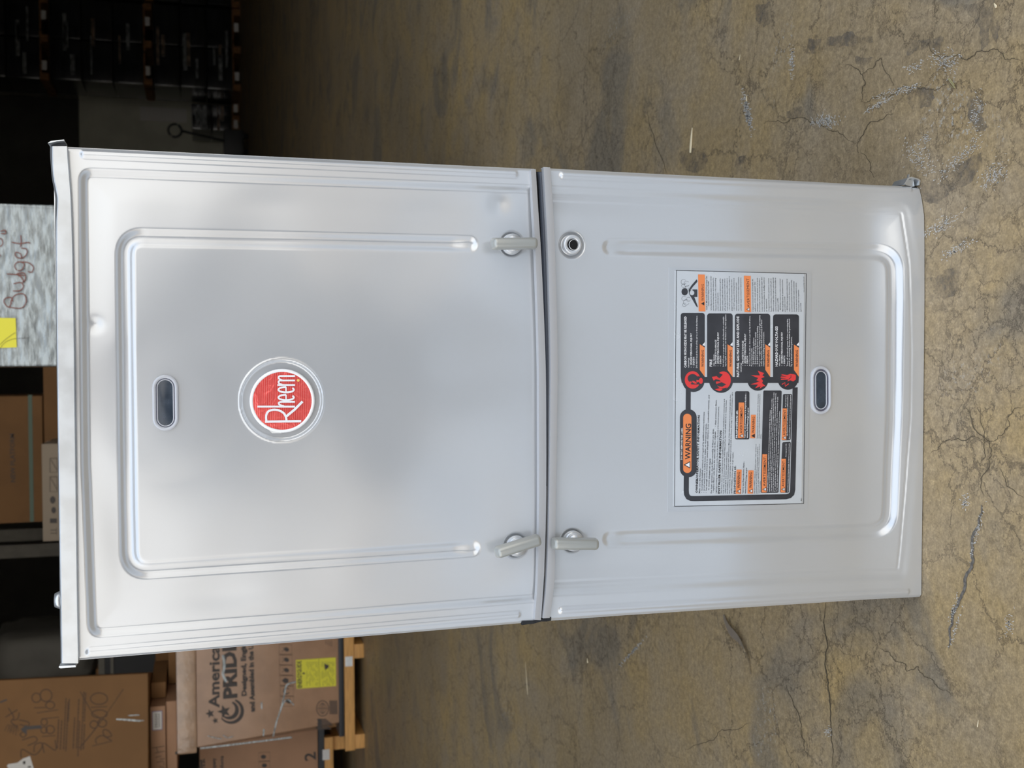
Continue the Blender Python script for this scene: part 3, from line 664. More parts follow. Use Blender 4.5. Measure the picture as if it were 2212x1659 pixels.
for s, a, b, c_, bd in (
    ('CARBON MONOXIDE MAY BE RELEASED', (264, 1378), (264, 695), 32, .02), ('causing:', (298, 1378), (298, 1245), 18, .01), ('•  SEVERE PERSONAL INJURY', (336, 1375), (336, 918), 22, .015), ('•  DEATH', (370, 1375), (370, 1238), 22, .015),
    ('DO NOT block the flow of the air to or from the furnace', (408, 1380), (408, 690), 18, .012),
    ('FIRE', (603, 1362), (603, 1268), 32, .02), ('can cause:', (634, 1360), (634, 1200), 18, .01), ('•  PROPERTY DAMAGE', (662, 1358), (662, 1008), 21, .015), ('•  SEVERE PERSONAL INJURY', (693, 1358), (693, 908), 21, .015), ('•  DEATH', (725, 1358), (725, 1222), 21, .015),
    ('DO NOT store or use gasoline or other flammable or combustible', (762, 1362), (762, 700), 17, .012), ('vapors, liquids, or substances near this furnace or any other appliance', (790, 1362), (790, 672), 17, .012),
    ('NATURAL GAS MAY LEAK AND EXPLODE', (962, 1500), (962, 697), 32, .02), ('causing:', (994, 1440), (994, 1312), 18, .01), ('•  PROPERTY DAMAGE', (1022, 1352), (1022, 1020), 21, .015), ('•  SEVERE PERSONAL INJURY', (1052, 1352), (1052, 925), 21, .015), ('•  DEATH', (1081, 1352), (1081, 1222), 21, .015),
    ('You may not be able to detect a gas leak by smell alone.', (1110, 1358), (1110, 690), 16, .012), ('If you suspect a leak:', (1136, 1358), (1136, 1118), 16, .012), ('•  DO NOT light any appliance.', (1162, 1358), (1162, 975), 17, .012), ('•  DO NOT touch any electric switch.', (1188, 1358), (1188, 902), 17, .012), ('•  DO NOT use any phone in your building.', (1214, 1358), (1214, 822), 17, .012),
    ('DO go to a neighboring building and phone your gas company', (1242, 1358), (1242, 680), 17, .012), ('or fire department. Follow their instructions. DO NOT', (1268, 1358), (1268, 740), 17, .012), ("return to your building until you're told to.", (1295, 1358), (1295, 900), 17, .012),
    ('HAZARDOUS VOLTAGE!', (1475, 1360), (1475, 826), 32, .02), ('can cause:', (1505, 1358), (1505, 1203), 18, .01), ('•  SEVERE PERSONAL INJURY', (1540, 1355), (1540, 906), 21, .015), ('•  DEATH', (1572, 1355), (1572, 1220), 21, .015),
    ('Turn off electrical power before removing this', (1612, 1358), (1612, 732), 18, .012), ('panel or servicing. Service must be performed', (1638, 1358), (1638, 732), 18, .012), ('by a trained service person.', (1665, 1358), (1665, 966), 18, .012)):
    T(wht, A1, s, a, b, c_, bd)
for bx in (494, 864, 1364, 1744): T(blk, A1, 'WARNING', (bx, 1368), (bx, 1145), 32, .015)
T(blk, A1, 'WARNING', (496, 492), (494, 270), 34); T(blk, A1, 'AVERTISSEMENT', (1102, 575), (1094, 195), 34)
T(blk, A1, 'Carbon Monoxide (CO) Poisoning Can', (541, 612), (537, 165), 18, .01); T(blk, A1, 'Cause Severe Injury or Death.', (566, 562), (562, 225), 18, .01)
rc = ['Carbon Monoxide from the exhaust of motor vehicles', 'and other fuel burning devices can be drawn into the', 'living space by the operation of the central heating', 'and air conditioning system.',
      'Exhaust from motor vehicles, generators, garden', 'tractors, mowers, portable stoves, charcoal and gas', 'grills, gas logs, portable gas heaters and other devices', 'contain carbon monoxide. Have a certified sensor on',
      '•  DO NOT operate an automobile or any engine in a', 'garage for more than a few seconds it takes to enter.', '•  DO NOT operate any CO forming device in an', 'enclosed or partly enclosed space near a vent.', 'The U.S. Consumer Product Safety Commission', 'and Health Canada recommend CO alarms at home.']
for i, s in enumerate(rc): xx = 598+i*30.5; T(blk, A1, s, (xx, 622), (xx-4, (165, 185, 190, 380, 195, 200, 195, 190, 165, 200, 190, 245, 175, 180)[i]), 15, .008)
fr2 = ["L'empoisonnement au monoxyde de", 'carbone (CO) peut causer des', 'dommages corporels graves ou la mort.', "Du monoxyde de carbone issu de véhicules à", 'moteur et autres appareils peut être aspiré dans', "les pièces par le système de chauffage central et", 'de climatisation.',
       "L'échappement des véhicules, génératrices, tracteurs", 'de jardin, tondeuses, réchauds portatifs, grils au', 'charbon et au gaz, bûches à gaz et autres appareils', 'contient du monoxyde de carbone. Faire installer un', 'détecteur certifié.', '•  NE PAS faire tourner une voiture ou un moteur',
       'dans un garage plus de quelques secondes', 'pour entrer ou sortir.', '•  NE PAS utiliser un appareil à combustion dans un', "espace clos ou près d'une prise d'air.", 'La commission américaine de la sécurité des produits', 'de consommation et Santé Canada recommandent', 'l\'usage de détecteurs de monoxyde de carbone', 'homologués dans les logements.', 'Imprimé au Canada']
for i, s in enumerate(fr2): xx = 1152+i*30.4; T(blk, A1, s, (xx, 635), (xx-5, (200, 240, 185, 195, 175, 180, 460, 190, 195, 180, 185, 450, 195, 210, 430, 200, 240, 215, 230, 250, 340, 520)[i]), 15, .008)
T(blk, A1, '92-22994-07-09', (1832, 375), (1828, 168), 14)
# pictograms
p1(ink, [(400, 205), (410, 235), (352, 300), (318, 345), (322, 370), (360, 420), (412, 560), (410, 580), (392, 560), (300, 400), (292, 345), (330, 285)], Yo)
p1(ink, rrect(343, 408, 340, 440, 4), Yo); p1(ink, ell(240, 370, 42, 48), Yo); p1(pale, ell(337, 385, 30, 32), Yt)
for cx_, cy_, r_ in ((225, 240, 34), (265, 265, 36), (225, 290, 26), (275, 310, 24), (230, 460, 30), (260, 510, 38), (235, 545, 24), (290, 470, 28)):
    s1(blk, ell(cx_, cy_, r_, r_, 14, 0.3, 5.6), 2.4, Yo)
p1(red, ell(345, 1540, 104, 116), Yo); p1(dk2, ell(345, 1520, 66, 58), Yt); p1(dk2, [(300, 1560), (330, 1600), (450, 1600), (470, 1500), (410, 1490), (395, 1560)], Yt)
p1(red, ell(320, 1572, 12, 12), Yt-.0001); p1(red, ell(368, 1572, 34, 14, rot=0.5), Yt-.0001); p1(red, ell(455, 1553, 26, 40), Yt-.0001); p1(red, [(395, 1540), (440, 1546), (440, 1562), (398, 1575)], Yt-.0001)
p1(red, ell(752, 1545, 100, 118), Yo)
for pg in ([(610, 1470), (680, 1520), (720, 1560), (660, 1560), (640, 1590), (600, 1560)], [(680, 1440), (745, 1470), (700, 1520), (650, 1475)], [(650, 1600), (730, 1570), (790, 1600), (740, 1630), (690, 1625)], [(720, 1660), (800, 1640), (760, 1690)]): p1(dk2, pg, Yt)
p1(red, [(600, 1500), (660, 1490), (700, 1540), (650, 1530), (625, 1550)], Yt-.0001); p1(red, [(640, 1665), (700, 1650), (745, 1670), (700, 1690)], Yt-.0001)
p1(red, [(1295, 1450), (1210, 1418), (1240, 1480), (1120, 1478), (1215, 1515), (1190, 1545), (1235, 1560), (1115, 1600), (1215, 1600), (1175, 1650), (1250, 1625), (1235, 1655), (1290, 1620), (1315, 1625), (1265, 1580), (1280, 1555), (1255, 1520), (1300, 1500), (1270, 1480)], Yo)
p1(red, [(1715, 1475), (1715, 1535), (1680, 1560), (1640, 1545), (1600, 1560), (1620, 1535), (1515, 1540), (1520, 1524), (1590, 1520), (1510, 1510), (1520, 1494), (1595, 1498), (1520, 1478), (1530, 1465), (1600, 1475), (1640, 1460), (1690, 1465)], Yo)
s1(red, [(1530, 1600), (1570, 1575), (1575, 1625), (1620, 1590)], 12, Yo); s1(dk2, [(1650, 1475), (1650, 1510), (1620, 1530)], 8, Yt)
for mb, nm, mt in ((ink, 'charcoal_block', 'ink'), (dk2, 'symbol_detail', 'ink'), (org, 'orange_block', 'orange'), (blk, 'label_black_lettering', 'blackprint'), (wht, 'label_white_lettering', 'whiteprint'), (red, 'red_symbol', 'redink'), (pale, 'pale_outline', 'sheet')):
    mb.build(nm, M[mt], ld)

# ------------------------------------------------------------------ background cartons
def rng(px0, px1, py0, py1, Y):          # picture rectangle on plane y=Y -> x0,x1,z0,z1
    c = [F(x, y, Y) for x in (px0, px1) for y in (py0, py1)]
    return min(v[0] for v in c), max(v[0] for v in c), min(v[2] for v in c), max(v[2] for v in c)
def carton(name, label, x0, x1, y0, y1, z0, z1, mt, group=None, bev=0.006, tape=True):
    c = empty(name, ((x0+x1)/2, (y0+y1)/2, z0), label, 'box', group)
    q = MB(); q.box(x0, x1, y0, y1, z0, z1); q.build('carton_body', mt, c, bevel=bev)
    if tape:
        q = MB(); ym = (y0+y1)/2; q.box(x0-0.0008, x1+0.0008, ym-0.03, ym+0.03, z1-0.02, z1+0.0006); q.build('tape', M['tape_clear'], c)
    return c

# carton with the printed heat-pump maker's marks, on its pallet
AY = 4.381
ax0 = F(424, 1620, AY)[0]; ax1 = ax0+0.95; az0 = F(733, 1590, AY)[2]; az1 = F(424, 1500, AY)[2]; atop = F(381, 1500, AY)[2]
amc = empty('appliance_carton', ((ax0+ax1)/2, AY+0.4, 0.105), 'brown appliance carton on a pallet with big printed crescent and stars and a yellow paper', 'box')
q = MB(); pl = [(ax0, AY+0.14), (ax0+0.012, AY), (ax1-0.035, AY), (ax1, AY+0.05), (ax1, AY+0.85), (ax0, AY+0.85)]
bl = [(x+(0.055 if k == 1 else 0.0), y) for k, (x, y) in enumerate(pl)]
q.add([(x, y, az0) for x, y in bl]+[(x, y, az1) for x, y in pl], [tuple(range(6))[::-1], tuple(range(6, 12))]+[(i, (i+1) % 6, (i+1) % 6+6, i+6) for i in range(6)])
q.build('carton_body', M['card_film'], amc, bevel=0.004)
q = MB(); q.box(ax0-0.012, ax1+0.01, AY-0.012, AY+0.86, az1, atop); o = q.build('carton_lid', M['lid'], amc, bevel=0.012); o['label'] = 'lid wrapped in shiny tape'
q = MB(); q.box(ax0-0.004, ax1, AY-0.006, AY+0.85, az0-0.024, az0); q.build('carton_base', M['blackstrip'], amc, bevel=0.004)
YP = AY-0.0035
def B5(cx, cy): return (360+cx/4.809, 1340+cy/4.809)
pr = MBS(); prY = AY-0.0015
def TB(mb, s, a, b, cap, bold=0.0, Y=prY, res=2): put_text(mb, s, B5(*a), B5(*b), cap/4.809, Y, res, bold)
TB(pr, 'American', (545, 908), (548, 175), 105, 0.03); TB(pr, 'PRIDE', (728, 805), (716, 200), 135, 0.045)
TB(pr, 'Designed, Engineered', (828, 785), (815, 40), 48, 0.055); TB(pr, 'and Assembled in the U.S.A.', (914, 950), (895, 120), 48, 0.055)
def star(cx, cy, r, rot=0.0): return [(cx+(r if k % 2 == 0 else r*0.42)*math.cos(PI*k/5+PI+rot), cy+(r if k % 2 == 0 else r*0.42)*math.sin(PI*k/5+PI+rot)) for k in range(10)]
for c_ in ((452, 970, 50), (505, 1042, 36), (598, 948, 74)): poly(pr, [B5(*p) for p in star(*c_)], prY)
def cres(cx, cy, R, sx, sy, r, a0, a1, n=24):
    o = ell(cx, cy, R, R, n, a0, a1); i_ = ell(cx+sx, cy+sy, r, r, n, a0+0.18, a1-0.18)
    q_ = [B5(*p) for p in o+i_[::-1]]; n1 = len(o); pr.add([F(x, y, prY) for x, y in q_], [(k, k+1, 2*n1-2-k, 2*n1-1-k) for k in range(n1-1)])
cres(672, 945, 132, -16, -8, 112, -1.25, 2.55); cres(655, 935, 96, -22, -12, 78, -1.2, 2.4)
for k in range(6):
    x0_, x1_ = 1170+2*k, 1300+4*k; y0_, y1_ = 252+k*108, 352+k*108
    stroke(pr, [B5(*p) for p in ((x0_, y0_), (x1_, y0_), (x1_, y1_), (x0_, y1_))], 0.7, prY, closed=True)
    if k < 3:
        poly(pr, [B5(*p) for p in ell(1245, y0_+50, 28, 22, 10, rot=0.5)], prY); stroke(pr, [B5(1200, y0_+72), B5(1225, y0_+45), B5(1205, y0_+30)], 1.2, prY)
    elif k == 3: poly(pr, [B5(*p) for p in ((1195, y0_+50), (1230, y0_+20), (1265, y0_+35), (1265, y0_+70), (1230, y0_+80))], prY)
    elif k == 4: stroke(pr, [B5(*p) for p in ell(1245, y0_+50, 30, 30, 16, 0.5, 5.6)], 2.2, prY)
    else: poly(pr, [B5(*p) for p in ((1225, y0_+50), (1285, y0_+20), (1285, y0_+80))], prY)
stroke(pr, [B5(*p) for p in ell(1620, 915, 62, 80, 22)], 1.6, prY, closed=True)
for r_ in ((40, 52), (18, 52)): stroke(pr, [B5(*p) for p in ell(1620, 915, r_[0], r_[1], 18)], 0.9, prY, closed=True)
stroke(pr, [B5(1570, 915), B5(1675, 915)], 0.9, prY); stroke(pr, [B5(1620, 850), B5(1620, 980)], 0.9, prY)
for x_ in range(1695, 1770, 12): stroke(pr, [B5(x_, 832), B5(x_+2, 975)], 1.6, prY)
for k in range(8): stroke(pr, [B5(1562+(k % 3)*4, 1030+k*14), B5(1660+(k*17) % 70, 1028+k*14)], 2.0, prY)
poly(pr, [B5(*p) for p in ((1570, 1022), (1610, 1022), (1610, 1138), (1570, 1138))], prY)
for k in range(4): stroke(pr, [B5(1655+k*20, 210), B5(1655+k*20, 250+8*k)], 0.9, prY)
pr.build('printed_mark', M['card_print'], amc)
q = MB(); poly(q, [B5(*p) for p in ((1342, 412), (1757, 385), (1760, 682), (1350, 712))], prY-0.001); yl = q.build('yellow_energy_paper', M['yellow'], amc); yl['label'] = 'bright yellow printed paper'
q = MB()
TB(q, 'ENERGYGUIDE', (1405, 700), (1398, 420), 44, 0.03, prY-0.0016)
stroke(q, [B5(1582, 400), B5(1590, 690)], 0.6, prY-0.0016); poly(q, [B5(*p) for p in ((1405, 550), (1425, 540), (1440, 552), (1425, 564))], prY-0.0016)
rr = random.Random(3)
for x_ in list(range(1455, 1570, 16))+list(range(1610, 1740, 14)):
    y_ = 430
    while y_ < 660:
        l_ = rr.randint(20, 90); stroke(q, [B5(x_, y_), B5(x_+1, min(680, y_+l_))], 0.55, prY-0.0016); y_ += l_+rr.randint(8, 60)
poly(q, [B5(*p) for p in ((1640, 450), (1690, 470), (1672, 500), (1645, 520))], prY-0.0016)
q.build('energy_paper_print', M['card_print'], amc)
# gathered streaks of clear film; those on the lid are painted glints
q = MBS()
for a in ([(640, 1345), (590, 900), (600, 560)],): pass
def film_or_glint_streak(pts, w, Y): stroke(q, [B5(*p) for p in smoothp(pts, 5)], w/4.809, Y)
for pts, w in (([(1345, 640), (1250, 670), (1225, 760), (1190, 910), (1140, 1060), (1105, 1210)], 14), ([(1190, 910), (1250, 820), (1320, 880)], 10), ([(240, 760), (262, 700), (270, 640), (285, 560)], 12), ([(240, 990), (255, 900), (235, 850)], 10), ([(150, 1180), (145, 1240)], 12), ([(225, 1200), (228, 1240)], 18), ([(255, 380), (240, 450), (250, 500)], 8), ([(300, 620), (292, 700), (300, 780)], 8), ([(585, 360), (600, 480), (585, 560), (620, 640)], 26), ([(985, 850), (988, 920)], 14), ([(1010, 1130), (1005, 1200)], 16), ([(425, 1200), (520, 1225), (570, 1230)], 8), ([(585, 1190), (630, 1220), (690, 1205)], 8), ([(350, 1330), (700, 1290), (1300, 1215)], 16)):
    film_or_glint_streak(pts, w, prY-0.002)
q.build('film_and_painted_glint', M['shrink'], amc)
pal = empty('pallet', (ax0+0.4, AY+0.4, 0), 'pale new wood pallet under the printed appliance carton', 'pallet')
r = rng(743.5, 764.5, 1622, 1622, AY-0.02); px0 = F(755, 1622, AY-0.02)[0]
for k, yy in enumerate((AY-0.02, AY+0.38, AY+0.78)):
    q = MB(); q.box(px0, ax1+0.02, yy, yy+0.04, 0.048, az0-0.026); q.build('pallet_beam', M['wood'], pal, bevel=0.003)
for xx in (px0+0.005, px0+0.45, ax1-0.06):
    q = MB(); q.box(xx, xx+0.07, AY-0.015, AY+0.81, 0.0, 0.047); q.build('pallet_foot', M['wood'], pal, bevel=0.003)
r = rng(*[B5(1855, 0)[0], B5(1930, 0)[0], B5(0, 475)[1], B5(0, 380)[1]], AY-0.022); q = MB(); q.box(r[0], r[1], AY-0.0225, AY-0.0195, r[2], r[3]); q.build('bracket', M['galv'], pal)

# second carton behind to the left
CY = 4.75
c2x1 = F(600, 1606, CY)[0]; z_ = F(688, 1650, CY)[2]
c2 = carton('appliance_carton', 'brown carton printed with a large 2 behind the crescent-marked carton at the picture edge', c2x1-0.7, ax0-0.02, CY, CY+0.8, z_, F(430, 1640, CY)[2], M['card'], None, 0.02)
q = MBS(); put_text(q, '2', B5(1548, 1450), B5(1545, 1365), 112/4.809, CY-0.0012, 4, 0.02)
for k in range(2): stroke(q, [B5(*p) for p in ((957, 1375+k*95), (1072, 1368+k*95), (1075, 1460+k*95), (960, 1465+k*95))], 0.7, CY-0.0012, closed=True); poly(q, [B5(*p) for p in ell(1005+10*k, 1418+k*90, 28, 22, 10)], CY-0.0012)
put_text(q, 'First', B5(402, 1540), B5(395, 1440), 70/4.809, CY-0.0012, 2, 0.03); put_text(q, 'Company', B5(510, 1620), B5(508, 1430), 40/4.809, CY-0.0012, 2, 0.03); put_text(q, 'Products', B5(590, 1620), B5(588, 1410), 36/4.809, CY-0.0012, 2, 0.03)
q.build('printed_marks', M['card_print'], c2)
q = MB(); q.box(c2x1-0.66, ax0-0.02, CY-0.004, CY+0.8, z_-0.03, z_); q.build('carton_base', M['blackstrip'], c2)
pal2 = empty('pallet', (c2x1, CY+0.3, 0), 'pale wood pallet with a shiny bracket under the carton marked 2', 'pallet')
q = MB(); q.box(c2x1-0.64, ax0-0.12, CY-0.015, CY+0.03, z_-0.075, z_-0.031); q.build('pallet_beam', M['wood'], pal2, bevel=0.003)
q = MB(); q.box(c2x1-0.64, ax0-0.12, CY+0.7, CY+0.75, z_-0.075, z_-0.031); q.build('pallet_beam', M['wood'], pal2, bevel=0.003)
for xx in (c2x1-0.6, ax0-0.2):
    q = MB(); q.box(xx, xx+0.07, CY+0.02, CY+0.74, 0, z_-0.076); q.build('pallet_foot', M['wood'], pal2)
r = rng(697, 712, 1641, 1620, CY-0.02); q = MB(); q.box(r[0], r[1], CY-0.0185, CY-0.0155, r[2], r[3]); q.build('bracket', M['paper'], pal2)

# flat cartons stacked on the big one, then the tall carton with marker writing
zf = atop
def zrow(px): return F(px, 1560, AY)[2]
z2 = zrow(357.5); z3 = zrow(322.5)
def xat(py, px=350): return F(px, py, AY)[0]
f1 = carton('flat_carton', 'flat brown carton lying directly on the taped lid of the printed carton', xat(1700), xat(1519), AY+0.02, AY+0.6, zf+0.001, z2-0.002, M['card'], tape=False)
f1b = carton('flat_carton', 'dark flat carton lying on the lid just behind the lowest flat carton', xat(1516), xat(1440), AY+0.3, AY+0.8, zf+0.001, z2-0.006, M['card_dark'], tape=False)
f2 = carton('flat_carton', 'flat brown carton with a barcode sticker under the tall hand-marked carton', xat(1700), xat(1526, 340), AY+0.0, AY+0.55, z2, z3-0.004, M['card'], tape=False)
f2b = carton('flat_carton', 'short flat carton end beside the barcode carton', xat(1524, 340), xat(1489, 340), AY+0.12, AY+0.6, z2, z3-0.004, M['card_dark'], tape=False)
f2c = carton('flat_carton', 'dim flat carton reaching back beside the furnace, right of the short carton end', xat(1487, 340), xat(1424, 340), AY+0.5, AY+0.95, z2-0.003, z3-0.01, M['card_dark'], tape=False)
def B4(cx, cy): return (cx/5.027, 1380+cy/5.027)
r = rng(B4(1660, 0)[0], B4(1755, 0)[0], B4(0, 980)[1], B4(0, 795)[1], AY-0.001); q = MB(); q.box(r[0]-0.003, r[1]+0.003, AY-0.0012, AY, r[2]-0.003, r[3]+0.003); q.build('sticker_border', M['paperblue'], f2)
q = MB(); q.box(r[0], r[1], AY-0.002, AY-0.0013, r[2], r[3]); q.build('barcode_sticker', M['paper'], f2)
q = MB()
for k in range(16): stroke(q, [B4(1680, 815+k*9.5), B4(1715, 815+k*9.5)], 0.5+0.5*(k % 3 == 0), AY-0.0024)
stroke(q, [B4(1728, 810), B4(1730, 960)], 1.2, AY-0.0024); q.build('barcode_print', M['card_print'], f2)
q = MB()
for pts in ([(1650, 1185), (1785, 1165)], [(1700, 1180), (1715, 1240)], [(1680, 1240), (1790, 1220)], [(1690, 1290), (1750, 1270), (1740, 1310), (1790, 1300)], [(1700, 1340), (1775, 1330), (1785, 1370)], [(1730, 1385), (1790, 1400)]): stroke(q, [B4(*p) for p in pts], 1.1, AY-0.0024)
q.build('marker_writing', M['card_print'], f2)
q = MB(); poly(q, [B4(*p) for p in ell(1914, 1240, 14, 18, 10)], AY+0.0185); q.build('round_mark', M['card_print'], f1)

BY = AY-0.06
bx1 = F(320, 1455, BY)[0]; bz0 = z3
big = empty('tall_carton', (bx1-0.4, BY+0.4, bz0), 'tall brown carton with scrawled marker numbers, topmost of the stack left of the furnace', 'box')
bt = F(-60, 1486, BY)
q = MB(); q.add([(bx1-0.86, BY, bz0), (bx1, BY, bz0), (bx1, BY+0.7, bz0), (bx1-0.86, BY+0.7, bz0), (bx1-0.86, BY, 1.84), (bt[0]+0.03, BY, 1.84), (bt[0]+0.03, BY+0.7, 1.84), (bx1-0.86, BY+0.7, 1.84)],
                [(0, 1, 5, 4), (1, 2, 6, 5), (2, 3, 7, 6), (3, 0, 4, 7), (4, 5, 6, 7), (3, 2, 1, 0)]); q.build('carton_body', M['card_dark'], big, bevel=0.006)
YB2 = BY-0.001; q = MB()
def hs(pts, w=2.0, sm=True): stroke(q, [B4(*p) for p in (smoothp(pts, 5) if sm else pts)], w, YB2)
# "28010" struck out
hs([(1000, 1165), (1215, 1110)], 1.5, False); hs([(1215, 1110), (1110, 1050), (1040, 1090), (1050, 1140)]); hs([(1215, 1050), (1180, 1000), (1130, 985), (1120, 1020), (1150, 1065), (1215, 1055)])
hs([(a, b) for a, b in ell(1110, 915, 48, 42, 14)]+[(1158, 915)]); hs([(a, b) for a, b in ell(1020, 930, 42, 40, 14)]+[(1062, 930)])
hs([(a, b) for a, b in ell(1080, 815, 85, 42, 16)]+[(1165, 815)]); hs([(985, 745), (1165, 735)], 1.5, False); hs([(a, b) for a, b in ell(1075, 650, 92, 62, 16)]+[(1167, 650)])
hs([(870, 570), (1000, 800), (1080, 900), (860, 1190)], 1.6); hs([(1340, 545), (1180, 780), (1020, 1000), (870, 1180)], 1.3)
# "289168"
hs([(480, 1240), (470, 1130), (600, 1210), (600, 1100)]); hs([(455, 1060), (600, 1050)], 1.5, False); hs([(a, b) for a, b in ell(545, 985, 46, 44, 14)]+[(591, 985)]); hs([(a, b) for a, b in ell(478, 990, 34, 34, 14)]+[(512, 990)])
hs([(a, b) for a, b in ell(480, 905, 34, 36, 14)]+[(514, 905)]); hs([(450, 870), (640, 850)], 1.5, False); hs([(400, 805), (630, 770)], 1.5, False); hs([(370, 750), (500, 745)], 1.5, False)
hs([(a, b) for a, b in ell(545, 720, 48, 40, 14)]+[(593, 720)]); hs([(a, b) for a, b in ell(395, 640, 48, 50, 14)]+[(443, 640)]); hs([(a, b) for a, b in ell(500, 615, 64, 66, 14)]+[(564, 615)])
hs([(230, 1290), (240, 1200), (370, 1260), (450, 1190), (450, 1130), (380, 1150), (370, 1230)]); hs([(240, 1100), (370, 1060), (400, 1110), (300, 1160)])
hs([(205, 880), (310, 905), (300, 950), (215, 930)]); hs([(215, 1040), (250, 1070), (285, 1040), (250, 1010), (215, 1040)])
hs([(60, 850), (190, 770)]); hs([(90, 750), (150, 850), (120, 900), (190, 960)]); hs([(210, 800), (190, 870), (130, 880)])
for k in range(5): hs([(50+k*30, 1000+k*12), (90+k*24, 930), (110+k*22, 1010)], 1.0)
q.build('marker_writing', M['marker'], big)
q = MB()
for x_, y0_, y1_ in ((622, 870, 1190), (655, 900, 1200), (690, 660, 1200), (715, 690, 1220), (740, 650, 900), (795, 870, 1190), (830, 660, 1190), (845, 900, 1275), (880, 590, 1210), (915, 600, 900), (905, 930, 1200)):
    yy = y1_
    while yy > y0_: l_ = rr.randint(12, 40); stroke(q, [B4(x_+(y1_-yy)*0.05, yy), B4(x_+(y1_-yy+l_)*0.05, yy-l_)], 2.3, YB2); yy -= l_+5
q.build('printed_lines', M['marker'], big)
q = MBS(); stroke(q, [B4(450, 955), B4(285, 968)], 7.5, YB2-0.0003); poly(q, [B4(*p) for p in ((222, 985), (290, 930), (290, 1040))], YB2-0.0003); stroke(q, [B4(0, 690), B4(75, 660)], 3.5, YB2); q.build('black_arrow', M['card_print'], big)
q = MB(); poly(q, [B4(*p) for p in ((75, 1380), (90, 1360), (190, 1345), (250, 1300), (325, 1272), (380, 1450), (120, 1470))], YB2-0.002); q.build('torn_paper', M['paper'], big)
q = MB(); poly(q, [B4(*p) for p in ((248, 1330), (278, 1325), (276, 1360), (250, 1362))], YB2-0.0025); poly(q, [B4(*p) for p in ((300, 1385), (335, 1380), (338, 1398), (302, 1400))], YB2-0.0025); q.build('paper_print', M['card_print'], big)
q = MB(); poly(q, [B4(*p) for p in ((1265, 865), (1400, 872), (1570, 885), (1510, 900), (1340, 885), (1260, 880))], YB2-0.0006); poly(q, [B4(*p) for p in ((1385, 830), (1510, 820), (1520, 830), (1400, 838))], YB2-0.0006); q.build('tape', M['shrink'], big)

# the tall carton stands askew: its front plane turned about the right-hand edge, left end nearer
TH = math.radians(14.0); nrm = np.array([-math.sin(TH), math.cos(TH), 0.0]); nrm[0] = -math.sin(TH); pv = np.array([bx1, BY, 0.0])
for ch in big.children:
    off = big.location
    for v in ch.data.vertices:
        P = np.array(v.co); back = P[1] > BY+0.35; base = P.copy(); eps = 0.0 if back else P[1]-BY
        if back: base[1] = BY+(P[1]-BY-0.7)
        d = base-CAM; d = d if not back else np.array([P[0], BY, P[2]])-CAM
        if d[1] < 0.1: continue
        t = np.dot(pv-CAM, nrm)/np.dot(d, nrm); Q_ = CAM+d*t; Q_[2] = P[2] if P[2] <= bz0+0.01 else Q_[2]
        Q_ = Q_+nrm*(0.5+(P[1]-BY-0.7) if back else 0.0)+nrm*(eps*0.3 if not back else 0)
        v.co = Q_
# silver wrapped unit standing behind the furnace
UY = 1.75
ux0 = F(60, 791, UY)[0]; ux1 = F(0, 440, UY)[0]
wr = empty('wrapped_unit', ((ux0+ux1)/2, UY+0.3, 0), 'tall unit in crumpled silver film with brown marker writing, behind the furnace', 'appliance')
bm = bmesh.new(); nx, nz_ = 44, 150
HH = 1.42
ppts = []
for j in range(nz_+1):
    for i in range(nx+1):
        x = ux0+(ux1-ux0)*i/nx; z = HH*j/nz_
        d = 0.0025*(noise.noise(Vector((x*14, z*40, 1)))+0.6*noise.noise(Vector((x*60, z*90, 4))))+0.004*noise.noise(Vector((x*3, z*6, 8)))
        ppts.append(bm.verts.new((x, UY+(d if 0 < i < nx else 0), z)))
for j in range(nz_):
    for i in range(nx):
        a = j*(nx+1)+i; bm.faces.new((ppts[a], ppts[a+1], ppts[a+nx+2], ppts[a+nx+1]))
bk = [bm.verts.new(p) for p in ((ux0, UY+0.6, 0), (ux1, UY+0.6, 0), (ux1, UY+0.6, HH), (ux0, UY+0.6, HH))]
L_ = [ppts[j*(nx+1)] for j in range(nz_+1)]; R_ = [ppts[j*(nx+1)+nx] for j in range(nz_+1)]; T_ = [ppts[nz_*(nx+1)+i] for i in range(nx+1)]
bm.faces.new(L_[::-1]+[bk[0], bk[3]]); bm.faces.new(R_+[bk[2], bk[1]]); bm.faces.new(T_+[bk[2], bk[3]]); bm.faces.new(bk)
me = bpy.data.meshes.new('film_wrap'); bm.to_mesh(me); bm.free(); link_mesh('film_wrap', me, M['shrink'], wr, True)
q = MB(); YU = UY-0.006
def B2(cx, cy): return (cx/4.1475, 420+cy/4.1475)
def us(pts, w=2.2): stroke(q, [B2(*p) for p in smoothp(pts, 5)], w, YU)
us([(75, 1010), (190, 1018), (235, 960), (215, 895), (150, 895), (110, 930), (95, 975)]); us([(105, 970), (75, 1010), (35, 965), (50, 930), (100, 925), (115, 960)])
us([(115, 865), (180, 860), (210, 825), (185, 790), (120, 800)]); us([(60, 712), (150, 718), (215, 725)]); us([(215, 790), (190, 740), (150, 712), (215, 705), (228, 760), (200, 790)])
us([(150, 680), (130, 640), (160, 605), (215, 620), (200, 670), (160, 685)]); us([(170, 605), (250, 610), (298, 650), (285, 695), (250, 690)])
us([(195, 572), (180, 530), (140, 520), (145, 560), (200, 570), (240, 530), (235, 490), (190, 480)]); us([(105, 428), (180, 440), (245, 430), (270, 437)]); us([(185, 365), (190, 420), (185, 470)])
us([(0, 470), (25, 440), (10, 395), (-30, 400)]); us([(5, 330), (45, 320), (48, 350), (10, 350)]); us([(-10, 560), (5, 540)])
q.build('marker_writing', M['marker_red'], wr)
